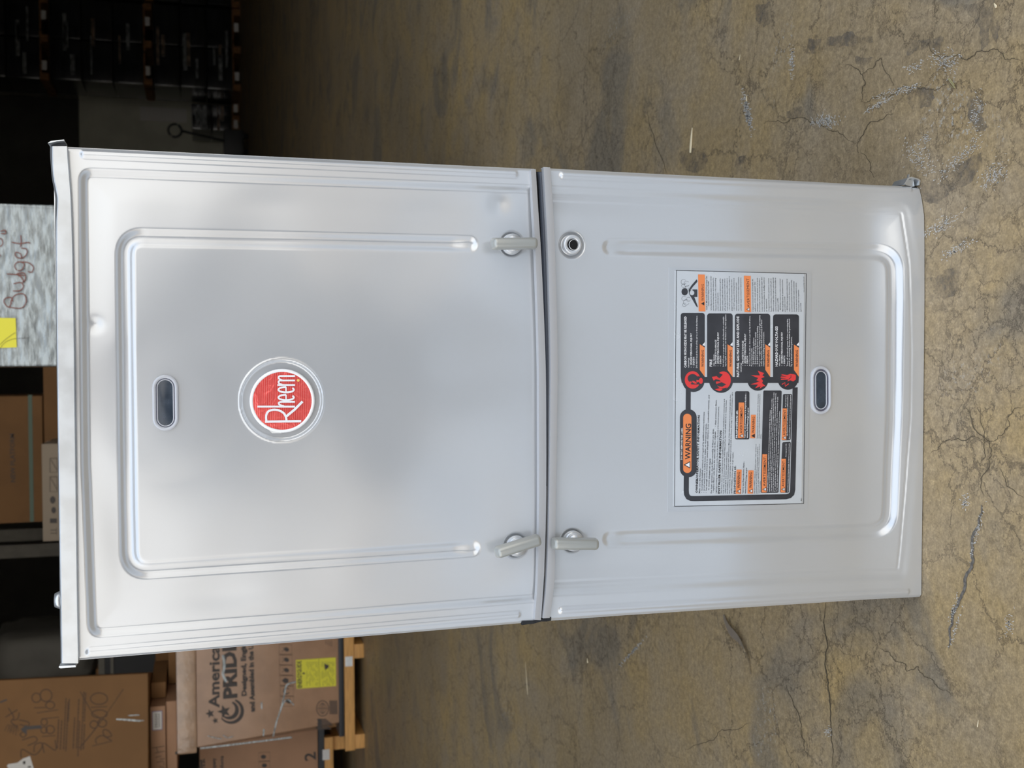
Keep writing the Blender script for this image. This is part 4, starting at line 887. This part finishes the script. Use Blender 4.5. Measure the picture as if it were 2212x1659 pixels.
q = MB(); poly(q, [B2(*p) for p in ((-40, 1105), (140, 1108), (150, 1370), (-40, 1378))], YU+0.001); q.build('yellow_note', M['yellow'], wr)
q = MB(); stroke(q, [B2(*p) for p in smoothp([(-5, 1390), (40, 1330), (120, 1295), (260, 1285)], 5)], 0.7, YU-0.001); stroke(q, [B2(*p) for p in smoothp([(-5, 1350), (60, 1290), (140, 1235)], 5)], 0.7, YU-0.001); q.build('loose_strand', M['card_print'], wr)
q = MB(); stroke(q, [(0, 442), (118, 448)], 3.2, UY-0.004); q.build('film_edge', M['shrink'], wr)

# dim cartons further back, on a lower stack
NY = 6.5
r1 = rng(-30, 92, 1127, 853, NY); zs = F(93, 1000, NY)[2]; zm = F(62, 1000, NY)[2]
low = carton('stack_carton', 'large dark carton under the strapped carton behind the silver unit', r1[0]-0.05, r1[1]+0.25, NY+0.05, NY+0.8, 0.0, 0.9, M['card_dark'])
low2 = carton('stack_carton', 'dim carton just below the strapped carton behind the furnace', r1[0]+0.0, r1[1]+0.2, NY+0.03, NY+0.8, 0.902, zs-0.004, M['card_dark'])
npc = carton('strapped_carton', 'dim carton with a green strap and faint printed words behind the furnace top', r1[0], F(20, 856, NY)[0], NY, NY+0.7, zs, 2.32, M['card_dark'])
q = MB(); put_text(q, 'NEW PLATFORM', (33, 1041), (31, 937), 10, NY-0.002, 2, 0.01); q.build('printed_marks', M['card_print'], npc)
q = MB(); a = F(69, 1127, NY-0.002); b = F(73, 853, NY-0.002); q.box(a[0], b[0], NY-0.003, NY-0.0005, a[2]-0.012, a[2]+0.012); q.build('strap', M['greenstrap'], npc)
GY = 5.6
r2 = rng(91, 130, 1168, 959, GY)
gsup = carton('stack_carton', 'plain dark carton carrying the light icon-printed carton', r2[0]+0.02, r2[1]-0.02, GY+0.02, GY+0.6, 0.0, 1.1, M['card_dark'])
gc = carton('icon_carton', 'light grey-brown carton with printed handling icons showing over the furnace top', r2[0], r2[1], GY, GY+0.5, 1.102, F(91, 1060, GY)[2], mat('pale_card', lin(164, 150, 132), 0.7))
q = MBS(); yq = GY-0.002
for y0_, y1_ in ((990, 1020), (1030, 1062)): stroke(q, [(108, y0_), (124, y0_), (124, y1_), (108, y1_)], 1.4, yq, closed=True); stroke(q, [(110, y0_+3), (123, y1_-5)], 1.2, yq)
poly(q, [(108, 1120), (123, 1120), (123, 1130), (108, 1130)], yq); stroke(q, [(109, 1145), (122, 1145)], 1.4, yq); stroke(q, [(109, 1152), (122, 1152)], 1.4, yq); stroke(q, [(122, 1140), (122, 1156)], 1.0, yq)
poly(q, ell(114, 1080, 6, 8), yq); poly(q, ell(116, 1102, 5, 7), yq)
q.build('printed_icon', M['card_print'], gc)

# rack at the left: two posts with braces and beams, tarped bundle on it
RY = 8.0
rk = empty('storage_rack', (-1.9, RY+0.3, 0), 'dim steel pallet rack with tall posts behind the furnace', 'rack')
for yy in (0.0, 0.9):
    for pa, pb in (((0, 1178), (0, 1207)),):
        x1_ = F(0, 1179, RY)[0]; x0_ = F(0, 1207, RY)[0]; q = MB(); q.box(x0_, x1_, RY+yy, RY+yy+0.07, 0, 3.4); q.build('rack_post', M['steel'], rk)
        for zz in np.arange(0.3, 3.3, 0.3):
            pass
    q = MB(); q.box(-4.3, -4.2, RY+yy, RY+yy+0.07, 0, 3.4); q.build('rack_post', M['steel'], rk)
    for zz in (1.45, 2.75): q = MB(); q.box(-4.2, x0_, RY+yy+0.01, RY+yy+0.06, zz, zz+0.1); q.build('rack_beam', M['steel'], rk)
for i_ in range(7): q = MB(); q.box(-4.15+i_*0.42, -3.95+i_*0.42, RY+0.01, RY+0.96, 1.551, 1.566); q.build('rack_deck_board', M['wood_dark'], rk)
# tarped bundle
tx = F(60, 1430, RY-0.0); tw = (F(60, 1372, RY)[0]-F(60, 1485, RY)[0])/2
bm = bmesh.new(); bmesh.ops.create_uvsphere(bm, u_segments=36, v_segments=20, radius=1)
for v in bm.verts:
    p = v.co; e_ = 0.45; f = lambda t: math.copysign(abs(t)**e_, t)
    v.co = Vector((tx[0]+f(p.x)*tw*1.0, RY+0.45+f(p.y)*0.42, 1.96+f(p.z)*0.39))+Vector((1, 1, 1))*0.02*noise.noise(p*3)
me = bpy.data.meshes.new('tarped_bundle'); bm.to_mesh(me); bm.free(); tb = link_mesh('tarped_bundle', me, M['tarp'], None, True); tag(tb, 'grey cloth-covered bundle on the dim rack above the tall carton', 'bundle')
db = empty('dark_appliance', (-2.2, 7.0, 0), 'black appliance with a thin light edge standing dark beside the rack', 'appliance')
q = MB(); q.box(-2.3, -1.62, 7.0, 7.6, 0, 1.42); q.build('appliance_body', M['darkbox'], db, bevel=0.01); q = MB(); q.box(-2.3, -1.62, 6.985, 6.999, 1.36, 1.38); q.build('edge_trim', M['steel'], db)

# right: film-wrapped black pallet loads, two tiers, in the dark depth
def load(x0, x1, y0, d, z0, z1, label, seed, cols=2, tiers=3):
    rg = random.Random(seed)
    o = empty('pallet_load', ((x0+x1)/2, y0+d/2, z0), label, 'pallet load', 'wrapped pallet loads in the dark back')
    for k in range(5): q = MB(); xx = x0+(x1-x0)*k/5; q.box(xx+0.01, xx+(x1-x0)/5-0.02, y0-0.02, y0+d, z0+0.12, z0+0.145); q.build('deck_board', M['wood_dark'], o)
    for k in range(3): q = MB(); xx = x0+(x1-x0-0.12)*k/2; q.box(xx, xx+0.12, y0-0.02, y0+d, z0, z0+0.119); q.build('pallet_runner', M['wood_dark'], o)
    h = (z1-z0-0.15)/tiers; w = (x1-x0)/cols
    for t in range(tiers):
        for c_ in range(cols):
            q = MB(); dx = rg.uniform(0, 0.02); q.box(x0+c_*w+0.012+dx, x0+(c_+1)*w-0.012, y0+dx, y0+d-0.02, z0+0.147+t*h, z0+0.147+(t+1)*h-0.012); q.build('wrapped_box', M['blackwrap'], o, bevel=0.02)
    for t in range(tiers):
        for k in range(rg.randint(2, 4)):
            q = MB(); zc = z0+0.16+t*h+rg.uniform(0.06, h-0.12); xa_ = x0+rg.uniform(0.02, 0.5)*(x1-x0); xb_ = min(x1-0.03, xa_+rg.uniform(0.25, 0.7)); q.box(xa_, xb_, y0-0.006, y0+0.012, zc, zc+rg.uniform(0.02, 0.07)); q.build('film_shine_band', rg.choice((M['filmshine_grey'], M['filmshine_grey'], M['filmshine_brown'])), o)  # pale film strips, their colour standing in for shiny streaks on the wrap
    for k in range(2):
        q = MB(); xx = x0+(x1-x0)*(0.12+0.6*k); q.box(xx, xx+0.16, y0-0.026, y0-0.021, z0+0.03, z0+0.11); q.build('pallet_tag', M['paper'], o)
    return o
RYY = 20.0
xl = F(400, 190, RYY)[0]
load(xl, xl+1.5, RYY, 1.2, 0.0, 1.55, 'black film-wrapped pallet load standing on the floor at the back', 1)
load(xl+1.56, xl+3.0, RYY+0.1, 1.2, 0.0, 1.52, 'black film-wrapped pallet load on the floor at the picture edge', 2)
load(xl+0.02, xl+1.5, RYY+0.05, 1.2, 1.56, 3.3, 'black film-wrapped pallet load stacked over the floor load at the back', 3)
load(xl+1.56, xl+3.0, RYY+0.1, 1.2, 1.53, 3.4, 'black film-wrapped pallet load stacked high at the picture edge', 4)
load(xl+0.02, xl+1.5, RYY+0.1, 1.2, 3.31, 4.6, 'black film-wrapped pallet load topmost of the back stack', 5, tiers=2)
load(xl-0.55, xl-0.03, RYY+1.0, 1.2, 0.0, 0.9, 'small film-wrapped load half hidden behind the stacks', 6, cols=1, tiers=2)
# grey partition board, paper, pallet jack
PY = 22.5
r = rng(172, 405, 345, 188, PY); pb_ = empty('partition_board', ((r[0]+r[1])/2, PY, 0), 'large dim grey partition board at the back of the warehouse', 'partition')
q = MB(); q.box(r[0]-1.6, r[1], PY, PY+0.08, 0.0, r[3]); q.build('board', M['greywall'], pb_)
r3 = rng(303, 403, 260, 235, PY-0.02); q = MB(); q.box(r3[0], r3[1], PY-0.025, PY-0.002, r3[2], r3[3]); q.build('white_panel', M['paper'], pb_)
for xx in (r[0]-1.6, r[1]-0.1): q = MB(); q.box(xx, xx+0.1, PY-0.04, PY-0.001, 0, r[3]); q.build('board_frame', M['steel'], pb_)
JY = 17.0
jh = F(378, 282, JY); jb = F(475, 305, JY)
pj = empty('pallet_jack', (jb[0], JY, 0), 'black pallet jack with a looped handle standing before the grey partition', 'pallet jack')
q = MB(); q.tube([(jb[0], JY+0.05, 0.25), ((jh[0]*0.8+jb[0]*0.2), JY+0.02, jh[2]-0.25), (jh[0], JY, jh[2]-0.10)], 0.02, 10); q.build('handle_shaft', M['darkbox'], pj, smooth=True)
q = MB(); q.tube([(jh[0]+0.10*math.cos(a), JY, jh[2]+0.10*math.sin(a)) for a in np.linspace(-PI/2, 1.5*PI, 20)], 0.018, 8); q.build('handle_loop', M['darkbox'], pj, smooth=True)
q = MB(); q.box(jb[0]-0.2, jb[0]+0.2, JY, JY+0.3, 0.08, 0.38); q.build('pump_body', M['darkbox'], pj, bevel=0.03)
for s in (-0.2, 0.06): q = MB(); q.box(jb[0]+s, jb[0]+s+0.14, JY+0.3, JY+1.4, 0.05, 0.1); q.build('fork', M['darkbox'], pj, bevel=0.01)
for s in (-0.12, 0.12): q = MB(); q.tube([(jb[0]+s-0.03, JY+0.12, 0.08), (jb[0]+s+0.03, JY+0.12, 0.08)], 0.08, 16); q.build('wheel', M['black'], pj, smooth=True)
# shelf unit with small pallet ends and white tags, upper left of the dark area
r = rng(0, 100, 182, 0, 24.0)
sh = empty('storage_rack', (r[0]+0.5, 24.0, 0), 'dark tall storage rack with orange beams at the upper right of the warehouse', 'rack')
xa = F(50, 183, 24.0)[0]
for xx in (xa, xa+2.2):
    for yy in (24.0, 25.0): q = MB(); q.box(xx, xx+0.08, yy, yy+0.08, 0, 5.0); q.build('rack_post', M['steel'], sh)
beam_m = mat('orange_beam', lin(150, 92, 50), 0.6)
for zz in (3.0, 4.2):
    for yy in (24.0, 25.0): q = MB(); q.box(xa+0.08, xa+2.2, yy+0.01, yy+0.07, zz, zz+0.11); q.build('rack_beam', beam_m, sh)
q = MB(); q.box(xa+0.02, xa+2.26, 24.02, 25.06, 2.95, 2.999); q.build('rack_deck', M['darkbox'], sh)
for k in range(3): q = MB(); q.box(xa+0.3+k*0.75, xa+0.5+k*0.75, 23.99, 23.998, 3.0, 3.1); q.build('shelf_tag', M['paper'], sh)

# ------------------------------------------------------------------ floor litter and marks
def flat(name, pts, mt, z=0.0015, th=0.0015, parent=None, label=None, cat=None):
    P = [G(x, y, 0.0) for x, y in pts]; q = MB(); n = len(P)
    q.add([(p[0], p[1], z) for p in P]+[(p[0], p[1], z-th) for p in P], [tuple(range(n)), tuple(range(2*n-1, n-1, -1))]+[(i, i+n, (i+1) % n+n, (i+1) % n) for i in range(n)])
    o = q.build(name, mt, parent)
    if label: tag(o, label, cat)
    return o
def sliver(name, a, b, w, label, cat='wood splinter', mt='straw', h=0.004):
    A = Vector(G(*a)); B = Vector(G(*b)); q = MB(); m1 = A.lerp(B, 0.3); m2 = A.lerp(B, 0.75)
    for p in (A, m1, m2, B): p.z = h*0.5+0.0003
    q.tube([A, m1, m2, B], [w*0.15, w*0.35, w*0.5, w*0.38], 6); o = q.build(name, M[mt], None)
    for v in o.data.vertices: v.co.z = 0.0002+(v.co.z-0.0002)*0.6 if v.co.z > 0.0002 else 0.0002
    return tag(o, label, cat)
sliver('wood_splinter', (1497, 276), (1493, 330), 0.0062, 'long pale wood splinter on the floor right of the furnace')
sliver('wood_splinter', (1601, 118), (1599, 130), 0.0018, 'short pale sliver on the floor above the long splinter')
sliver('wood_splinter', (1614, 206), (1615, 219), 0.0022, 'small curved pale sliver beside a scratch on the floor')
sliver('wood_splinter', (2150, 8), (2155, 16), 0.003, 'tiny pale chip near the far right corner of the floor')
sliver('wood_splinter', (1270, 1422), (1271, 1432), 0.0045, 'short pale chip on the floor left of the furnace gap')
sliver('wood_splinter', (2116, 1555), (2114, 1570), 0.0016, 'thin straw on the floor at the lower picture corner')
sliver('wood_splinter', (1136, 1430), (1141, 1500), 0.0022, 'thin pale strand lying on the floor left of the furnace')
# curled leaf
q = MB(); q.tube([G(x, y, 0.003) for x, y in smoothp([(2049, 170), (2054, 178), (2060, 186), (2063, 190)], 3)], 0.0007, 5); q.tube([G(x, y, 0.003) for x, y in smoothp([(2051, 170), (2057, 178), (2061, 184)], 3)], 0.0006, 5)
q.add([G(2047, 180, 0.002), G(2053, 184, 0.004), G(2062, 190, 0.003), G(2055, 189, 0.0008)], [(0, 1, 2, 3)])
tag(q.build('dry_leaf', mat('leaf_green', lin(160, 152, 112), 0.6)), 'small curled dry leaf on the floor right of the furnace foot', 'leaf')
# strip of clear film curled on the floor, left of the lower door
pts_a = smoothp([(1563, 1328), (1566, 1345), (1578, 1372), (1596, 1388), (1612, 1408), (1620, 1432), (1622, 1456)], 5)
pts_b = smoothp([(1566, 1327), (1578, 1345), (1594, 1360), (1608, 1376), (1618, 1402), (1623, 1430), (1624, 1456)], 5)
q = MB(); n = len(pts_a); A_ = [G(x, y) for x, y in pts_a]; B_ = [G(x, y) for x, y in pts_b]
q.add([(p[0], p[1], 0.001) for p in A_]+[(p[0], p[1], 0.001+0.007*math.sin(PI*i/(n-1))) for i, p in enumerate(B_)], [(i, i+1, n+i+1, n+i) for i in range(n-1)])
fs_ = q.build('plastic_strip', mat('clear_strip', lin(150, 142, 132), 0.25, alpha=0.75), smooth=True); tag(fs_, 'curled translucent plastic strip on the floor left of the lower door', 'litter')
def wob(pts, amp=2.0, k=7, seed=0):
    rg = random.Random(seed); P = [np.array(p, float) for p in pts]
    for it in range(5):                     # midpoint displacement
        Q_ = []
        for a, b in zip(P[:-1], P[1:]):
            d = b-a; l = np.hypot(*d); Q_.append(a)
            if l > 5: Q_.append((a+b)/2+np.array([-d[1], d[0]])*rg.uniform(-0.085, 0.085)*amp)
        P = Q_+[P[-1]]
    return P
def fstroke(mb, pts, w, z=0.0006, taper=True):
    n = len(pts); L_ = []; R_ = []
    for i, p in enumerate(pts):
        t = np.array(pts[min(i+1, n-1)])-np.array(pts[max(i-1, 0)]); t = t/(np.linalg.norm(t)+1e-9); nn = np.array([-t[1], t[0]])*w/2*(math.sin(PI*(i+0.6)/(n+0.2))**0.4 if taper else 1)
        L_.append(np.array(p)+nn); R_.append(np.array(p)-nn)
    mb.add([tuple(G(a[0], a[1])[:2])+(z,) for a in L_+R_], [(i, i+1, n+i+1, n+i) for i in range(n-1)])
cracks = [([(1785, 1300), (1788, 1400), (1792, 1500), (1797, 1580), (1798, 1659)], 2.2, 1.0), ([(2118, 880), (2122, 1030), (2126, 1075)], 1.3, 2), ([(1398, 240), (1412, 290), (1425, 330), (1440, 375)], 1.1, 0.6),
          ([(1650, 268), (1690, 265), (1720, 255), (1760, 262), (1810, 282), (1850, 310)], 1.3, 2.5), ([(1828, 140), (1860, 160), (1865, 205), (1862, 220)], 1.5, 2.5), ([(1862, 220), (1900, 205), (1960, 190), (2050, 172)], 1.4, 2.5),
          ([(1862, 160), (1905, 125), (1925, 170), (1932, 185)], 1.2, 2), ([(1855, 330), (1870, 280), (1890, 262), (1930, 245)], 1.3, 2.5), ([(1860, 330), (1880, 350), (1890, 385)], 1.1, 2), ([(1998, 90), (2020, 120), (2090, 130), (2140, 108), (2212, 128)], 1.6, 2.5),
          ([(1700, 1480), (1730, 1560), (1745, 1640)], 1.2, 1.5), ([(1480, 1620), (1540, 1600), (1560, 1575), (1620, 1560)], 1.1, 2), ([(1900, 1400), (1960, 1450), (1985, 1440), (2060, 1500)], 1.3, 2.5),
          ([(2010, 980), (2060, 950), (2110, 945), (2128, 950)], 1.3, 2.5), ([(2085, 880), (2100, 915), (2126, 945), (2130, 985), (2118, 1010)], 1.4, 2), ([(2126, 950), (2170, 935), (2212, 880)], 1.3, 2.5), ([(2160, 1010), (2175, 1050), (2212, 1075)], 1.2, 2)]
for i, (pts, w, amp) in enumerate(cracks):
    q = MB(); fstroke(q, wob(pts, amp, 8, i), w); q.build('floor_crack', M['scuffdark'], floor)
# heavy scarred crack with pale crumbs
q = MB(); fstroke(q, wob([(2122, 1090), (2112, 1140), (2100, 1195), (2085, 1255), (2068, 1310), (2058, 1345), (2050, 1400)], 1.4, 9, 40), 6.5); q.build('floor_crack', mat('scar_grey', lin(112, 106, 98), 0.9, noise_amt=0.3, nscale=300), floor)
# pale scuffed patches: many tiny chips, one object per patch
def scuffs(c, n, sx, sy, ang, seed, s=2.2):
    rg = random.Random(seed); q = MB()
    for k in range(n):
        a, b = rg.gauss(0, sx), rg.gauss(0, sy); x = c[0]+a*math.cos(ang)-b*math.sin(ang); y = c[1]+a*math.sin(ang)+b*math.cos(ang)
        L = rg.uniform(1, s*2.0); w = rg.uniform(0.4, 1.1); t = ang+rg.gauss(0, 0.5)
        dx, dy = math.cos(t)*L, math.sin(t)*L
        pts = [(x-dx, y-dy), (x-dy*w/L, y+dx*w/L), (x+dx, y+dy), (x+dy*w/L, y-dx*w/L)]
        q.add([tuple(G(*p)[:2])+(0.0007,) for p in pts], [(0, 1, 2, 3)])
    o = q.build('pale_scuff', M['scuff'], floor); o['kind'] = 'stuff'
def darkpatch(pts, seed, col=(112, 108, 104)):
    q = MB(); P = wob(pts+[pts[0]], 2.0, 6, seed)[:-1]; q.add([tuple(G(*p)[:2])+(0.0003+0.00003*seed,) for p in P], [tuple(range(len(P)))])
    q.build('dark_rub_mark', M['rub'], floor)
def rub():
    m = mat('rubbed_concrete', lin(118, 111, 102), 0.7, noise_amt=0.2, nscale=160, detail=6)
    t = m.node_tree; b = t.nodes['Principled BSDF']; tc = t.nodes.new('ShaderNodeTexCoord'); n = t.nodes.new('ShaderNodeTexNoise'); n.inputs['Scale'].default_value = 34; n.inputs['Detail'].default_value = 9; n.inputs['Roughness'].default_value = 0.75
    r = t.nodes.new('ShaderNodeMapRange'); r.inputs[1].default_value = 0.41; r.inputs[2].default_value = 0.64; r.inputs[3].default_value = 0.0; r.inputs[4].default_value = 0.6
    t.links.new(tc.outputs['Object'], n.inputs['Vector']); t.links.new(n.outputs['Fac'], r.inputs[0]); t.links.new(r.outputs[0], b.inputs['Alpha'])
    return m
M['rub'] = rub()
for i, pts in enumerate(([(1630, 10), (1665, 0), (1672, 45), (1650, 60), (1632, 40)], [(1590, 345), (1612, 335), (1612, 372), (1592, 374)], [(1850, 120), (1890, 118), (1885, 135), (1850, 138)], [(1700, 240), (1735, 232), (1730, 252), (1700, 255)], [(1960, 200), (2020, 190), (2010, 230), (1970, 235)], [(1745, 85), (1790, 80), (1830, 68), (1885, 80), (1890, 95), (1830, 100), (1755, 118)], [(2065, 0), (2150, 0), (2160, 60), (2155, 95), (2140, 60), (2120, 110), (2105, 40)], [(1468, 330), (1500, 320), (1530, 345), (1520, 365), (1470, 365)],
                         [(2100, 210), (2125, 220), (2135, 275), (2110, 285), (2090, 250)], [(1985, 395), (2080, 350), (2120, 330), (2090, 400), (2030, 440), (1995, 430)], [(2010, 600), (2080, 560), (2060, 640), (2030, 650)], [(1970, 90), (2040, 80), (2030, 115), (1960, 120)])): darkpatch(pts, i)
for i, a in enumerate((((1975, 147), 40, 10, 6, -0.5), ((1945, 195), 90, 26, 4, -0.28), ((1900, 225), 60, 16, 3, -0.5), ((2043, 130), 130, 16, 11, 0.2), ((2000, 300), 30, 4, 7, 0.2), ((1985, 340), 120, 12, 26, -0.8), ((2070, 345), 130, 34, 7, -0.7),
                       ((2145, 380), 130, 18, 12, -0.8), ((1783, 262), 120, 8, 14, 1.4), ((1712, 130), 60, 3, 16, 0.0), ((1615, 240), 160, 3.5, 22, -0.2), ((2110, 250), 90, 7, 26, 0.1), ((2030, 490), 110, 26, 8, -0.6), ((2065, 540), 90, 24, 5, -0.5),
                       ((2112, 1150), 50, 2, 30, 0.25), ((2060, 1320), 40, 2.5, 16, 0.3), ((2085, 1085), 40, 4, 8, 0.0), ((1365, 1410), 70, 1.5, 18, 0.75), ((2065, 1360), 30, 2, 22, 0.3), ((2180, 1350), 50, 6, 14, 0.2), ((1790, 1580), 30, 4, 6, 0.0))):
    scuffs(a[0], int(a[1]*1.1), a[2], a[3], a[4], 50+i, 2.0)

# ------------------------------------------------------------------ the photographer, seen only as the dark blurred reflection in the doors
def person():
    root = empty('person', (0.02, -1.45, 0), 'person in dark clothes crouching with a phone, facing the furnace', 'person')
    def skin(name, chain, mt, parent, sub=2):
        vs = [c[0] for c in chain[0]]; me = bpy.data.meshes.new(name); me.from_pydata(vs, chain[1], [])
        o = bpy.data.objects.new(name, me); COL.objects.link(o); me.materials.append(mt); o.parent = parent; o.location = -wloc(parent)
        md = o.modifiers.new('skin', 'SKIN'); sv = me.skin_vertices[0].data
        for i, c in enumerate(chain[0]): sv[i].radius = c[1] if isinstance(c[1], tuple) else (c[1], c[1])
        sv[0].use_root = True; md.use_smooth_shade = True; s = o.modifiers.new('sub', 'SUBSURF'); s.levels = sub; s.render_levels = sub
        return o
    Y = -1.42
    V = [((0.02, Y-0.10, 0.34), 0.16), ((0.02, Y-0.08, 0.50), 0.17), ((0.02, Y-0.02, 0.66), 0.20), ((0.02, Y+0.02, 0.82), (0.22, 0.14)), ((0.02, Y+0.05, 0.89), 0.06),
         ((0.20, Y+0.02, 0.82), 0.065), ((0.31, Y+0.14, 0.62), 0.055), ((0.12, Y+0.30, 0.71), 0.032),
         ((-0.16, Y+0.02, 0.82), 0.065), ((-0.27, Y+0.14, 0.62), 0.055), ((-0.06, Y+0.30, 0.71), 0.032),
         ((0.13, Y-0.06, 0.30), 0.105), ((0.17, Y+0.24, 0.46), 0.085), ((0.10, Y+0.06, 0.10), 0.05), ((0.11, Y+0.18, 0.045), 0.045),
         ((-0.09, Y-0.06, 0.30), 0.105), ((-0.13, Y+0.24, 0.46), 0.085), ((-0.06, Y+0.06, 0.10), 0.05), ((-0.07, Y+0.18, 0.045), 0.045)]
    Ed = [(0, 1), (1, 2), (2, 3), (3, 4), (3, 5), (5, 6), (6, 7), (3, 8), (8, 9), (9, 10), (0, 11), (11, 12), (12, 13), (13, 14), (0, 15), (15, 16), (16, 17), (17, 18)]
    skin('clothed_body', (V, Ed), M['cloth_dark'], root)
    H = Vector((0.02, Y+0.11, 1.01))
    bm = bmesh.new(); bmesh.ops.create_uvsphere(bm, u_segments=28, v_segments=20, radius=1)
    for v in bm.verts:
        p = v.co.copy(); w = 0.078*(1-0.22*max(0, -p.z)); y = p.y*0.098
        if p.y > 0.75 and -0.35 < p.z < 0.15 and abs(p.x) < 0.22: y += 0.02*(1-abs(p.x)/0.22)
        if p.y > 0.6 and abs(p.z-0.12) < 0.12 and 0.2 < abs(p.x) < 0.55: y -= 0.008
        v.co = H+Vector((p.x*w, y, p.z*0.115))
    me = bpy.data.meshes.new('head'); bm.to_mesh(me); bm.free(); hd = link_mesh('head', me, M['skin'], root, True)
    q = MB(); q.tube([H+Vector((0, -0.04, -0.16)), H+Vector((0, -0.01, -0.07))], [0.055, 0.05], 14); q.build('neck', M['skin'], root, smooth=True)
    bm = bmesh.new(); bmesh.ops.create_uvsphere(bm, u_segments=24, v_segments=16, radius=1)
    for v in bm.verts: p = v.co; v.co = H+Vector((p.x*0.084, p.y*0.10-0.018, p.z*0.10+0.03))
    bmesh.ops.delete(bm, geom=[v for v in bm.verts if v.co.z < H.z-0.02 and v.co.y > H.y-0.02 or (v.co.y > H.y+0.055 and v.co.z < H.z+0.06)], context='VERTS')
    me = bpy.data.meshes.new('hair'); bm.to_mesh(me); bm.free(); link_mesh('hair', me, M['hair'], root, True)
    for s in (-1, 1):
        q = MB(); q.tube([H+Vector((s*0.03, 0.082, 0.012)), H+Vector((s*0.03, 0.09, 0.012))], [0.012, 0.004], 10); q.build('eye', M['paper'], hd, smooth=True)
        q = MB(); q.tube([H+Vector((s*0.074, -0.006, 0.02)), H+Vector((s*0.086, -0.012, 0.0)), H+Vector((s*0.074, -0.006, -0.03))], [0.008, 0.012, 0.006], 8); q.build('ear', M['skin'], hd, smooth=True)
    q = MB(); q.tube([H+Vector((-0.022, 0.084, -0.05)), H+Vector((0, 0.09, -0.052)), H+Vector((0.022, 0.084, -0.05))], [0.003, 0.005, 0.003], 8); q.build('mouth', M['marker_red'], hd, smooth=True)
    for s in (-1, 1):                    # hands: palm and five fingers closing on the phone's edge
        w = Vector((0.03+s*0.09, Y+0.30, 0.71)); e = Vector((0.03+s*0.045, -1.115, 0.735))
        V = [(tuple(w), 0.024), (tuple(w.lerp(e, 0.55)), (0.034, 0.018)), (tuple(e), (0.036, 0.015))]; Ed = [(0, 1), (1, 2)]
        skin('hand', (V, Ed), M['skin'], root)
        for k in range(4):
            b0 = e+Vector((0, 0.0, 0.028-0.018*k)); b1 = b0+Vector((s*0.018, 0.032-0.003*abs(k-1), 0)); b2 = b1+Vector((-s*0.030, 0.012, 0))
            skin('finger', ([(tuple(e.lerp(w, 0.1)+Vector((0, 0, 0.02-0.014*k))), 0.009), (tuple(b0), 0.009), (tuple(b1), 0.008), (tuple(b2), 0.006)], [(0, 1), (1, 2), (2, 3)]), M['skin'], root, 1)
        skin('thumb', ([(tuple(e.lerp(w, 0.5)+Vector((0, 0, 0.02))), 0.011), (tuple(e+Vector((-s*0.005, -0.02, 0.045))), 0.010), (tuple(e+Vector((-s*0.03, 0.0, 0.05))), 0.008)], [(0, 1), (1, 2)]), M['skin'], root, 1)
    q = MB(); q.box(0.03-0.036, 0.03+0.036, -1.108, -1.100, 0.66, 0.81); p = q.build('phone', M['phone'], None, bevel=0.003); tag(p, 'black phone held up in front of the crouching person', 'phone')
person()
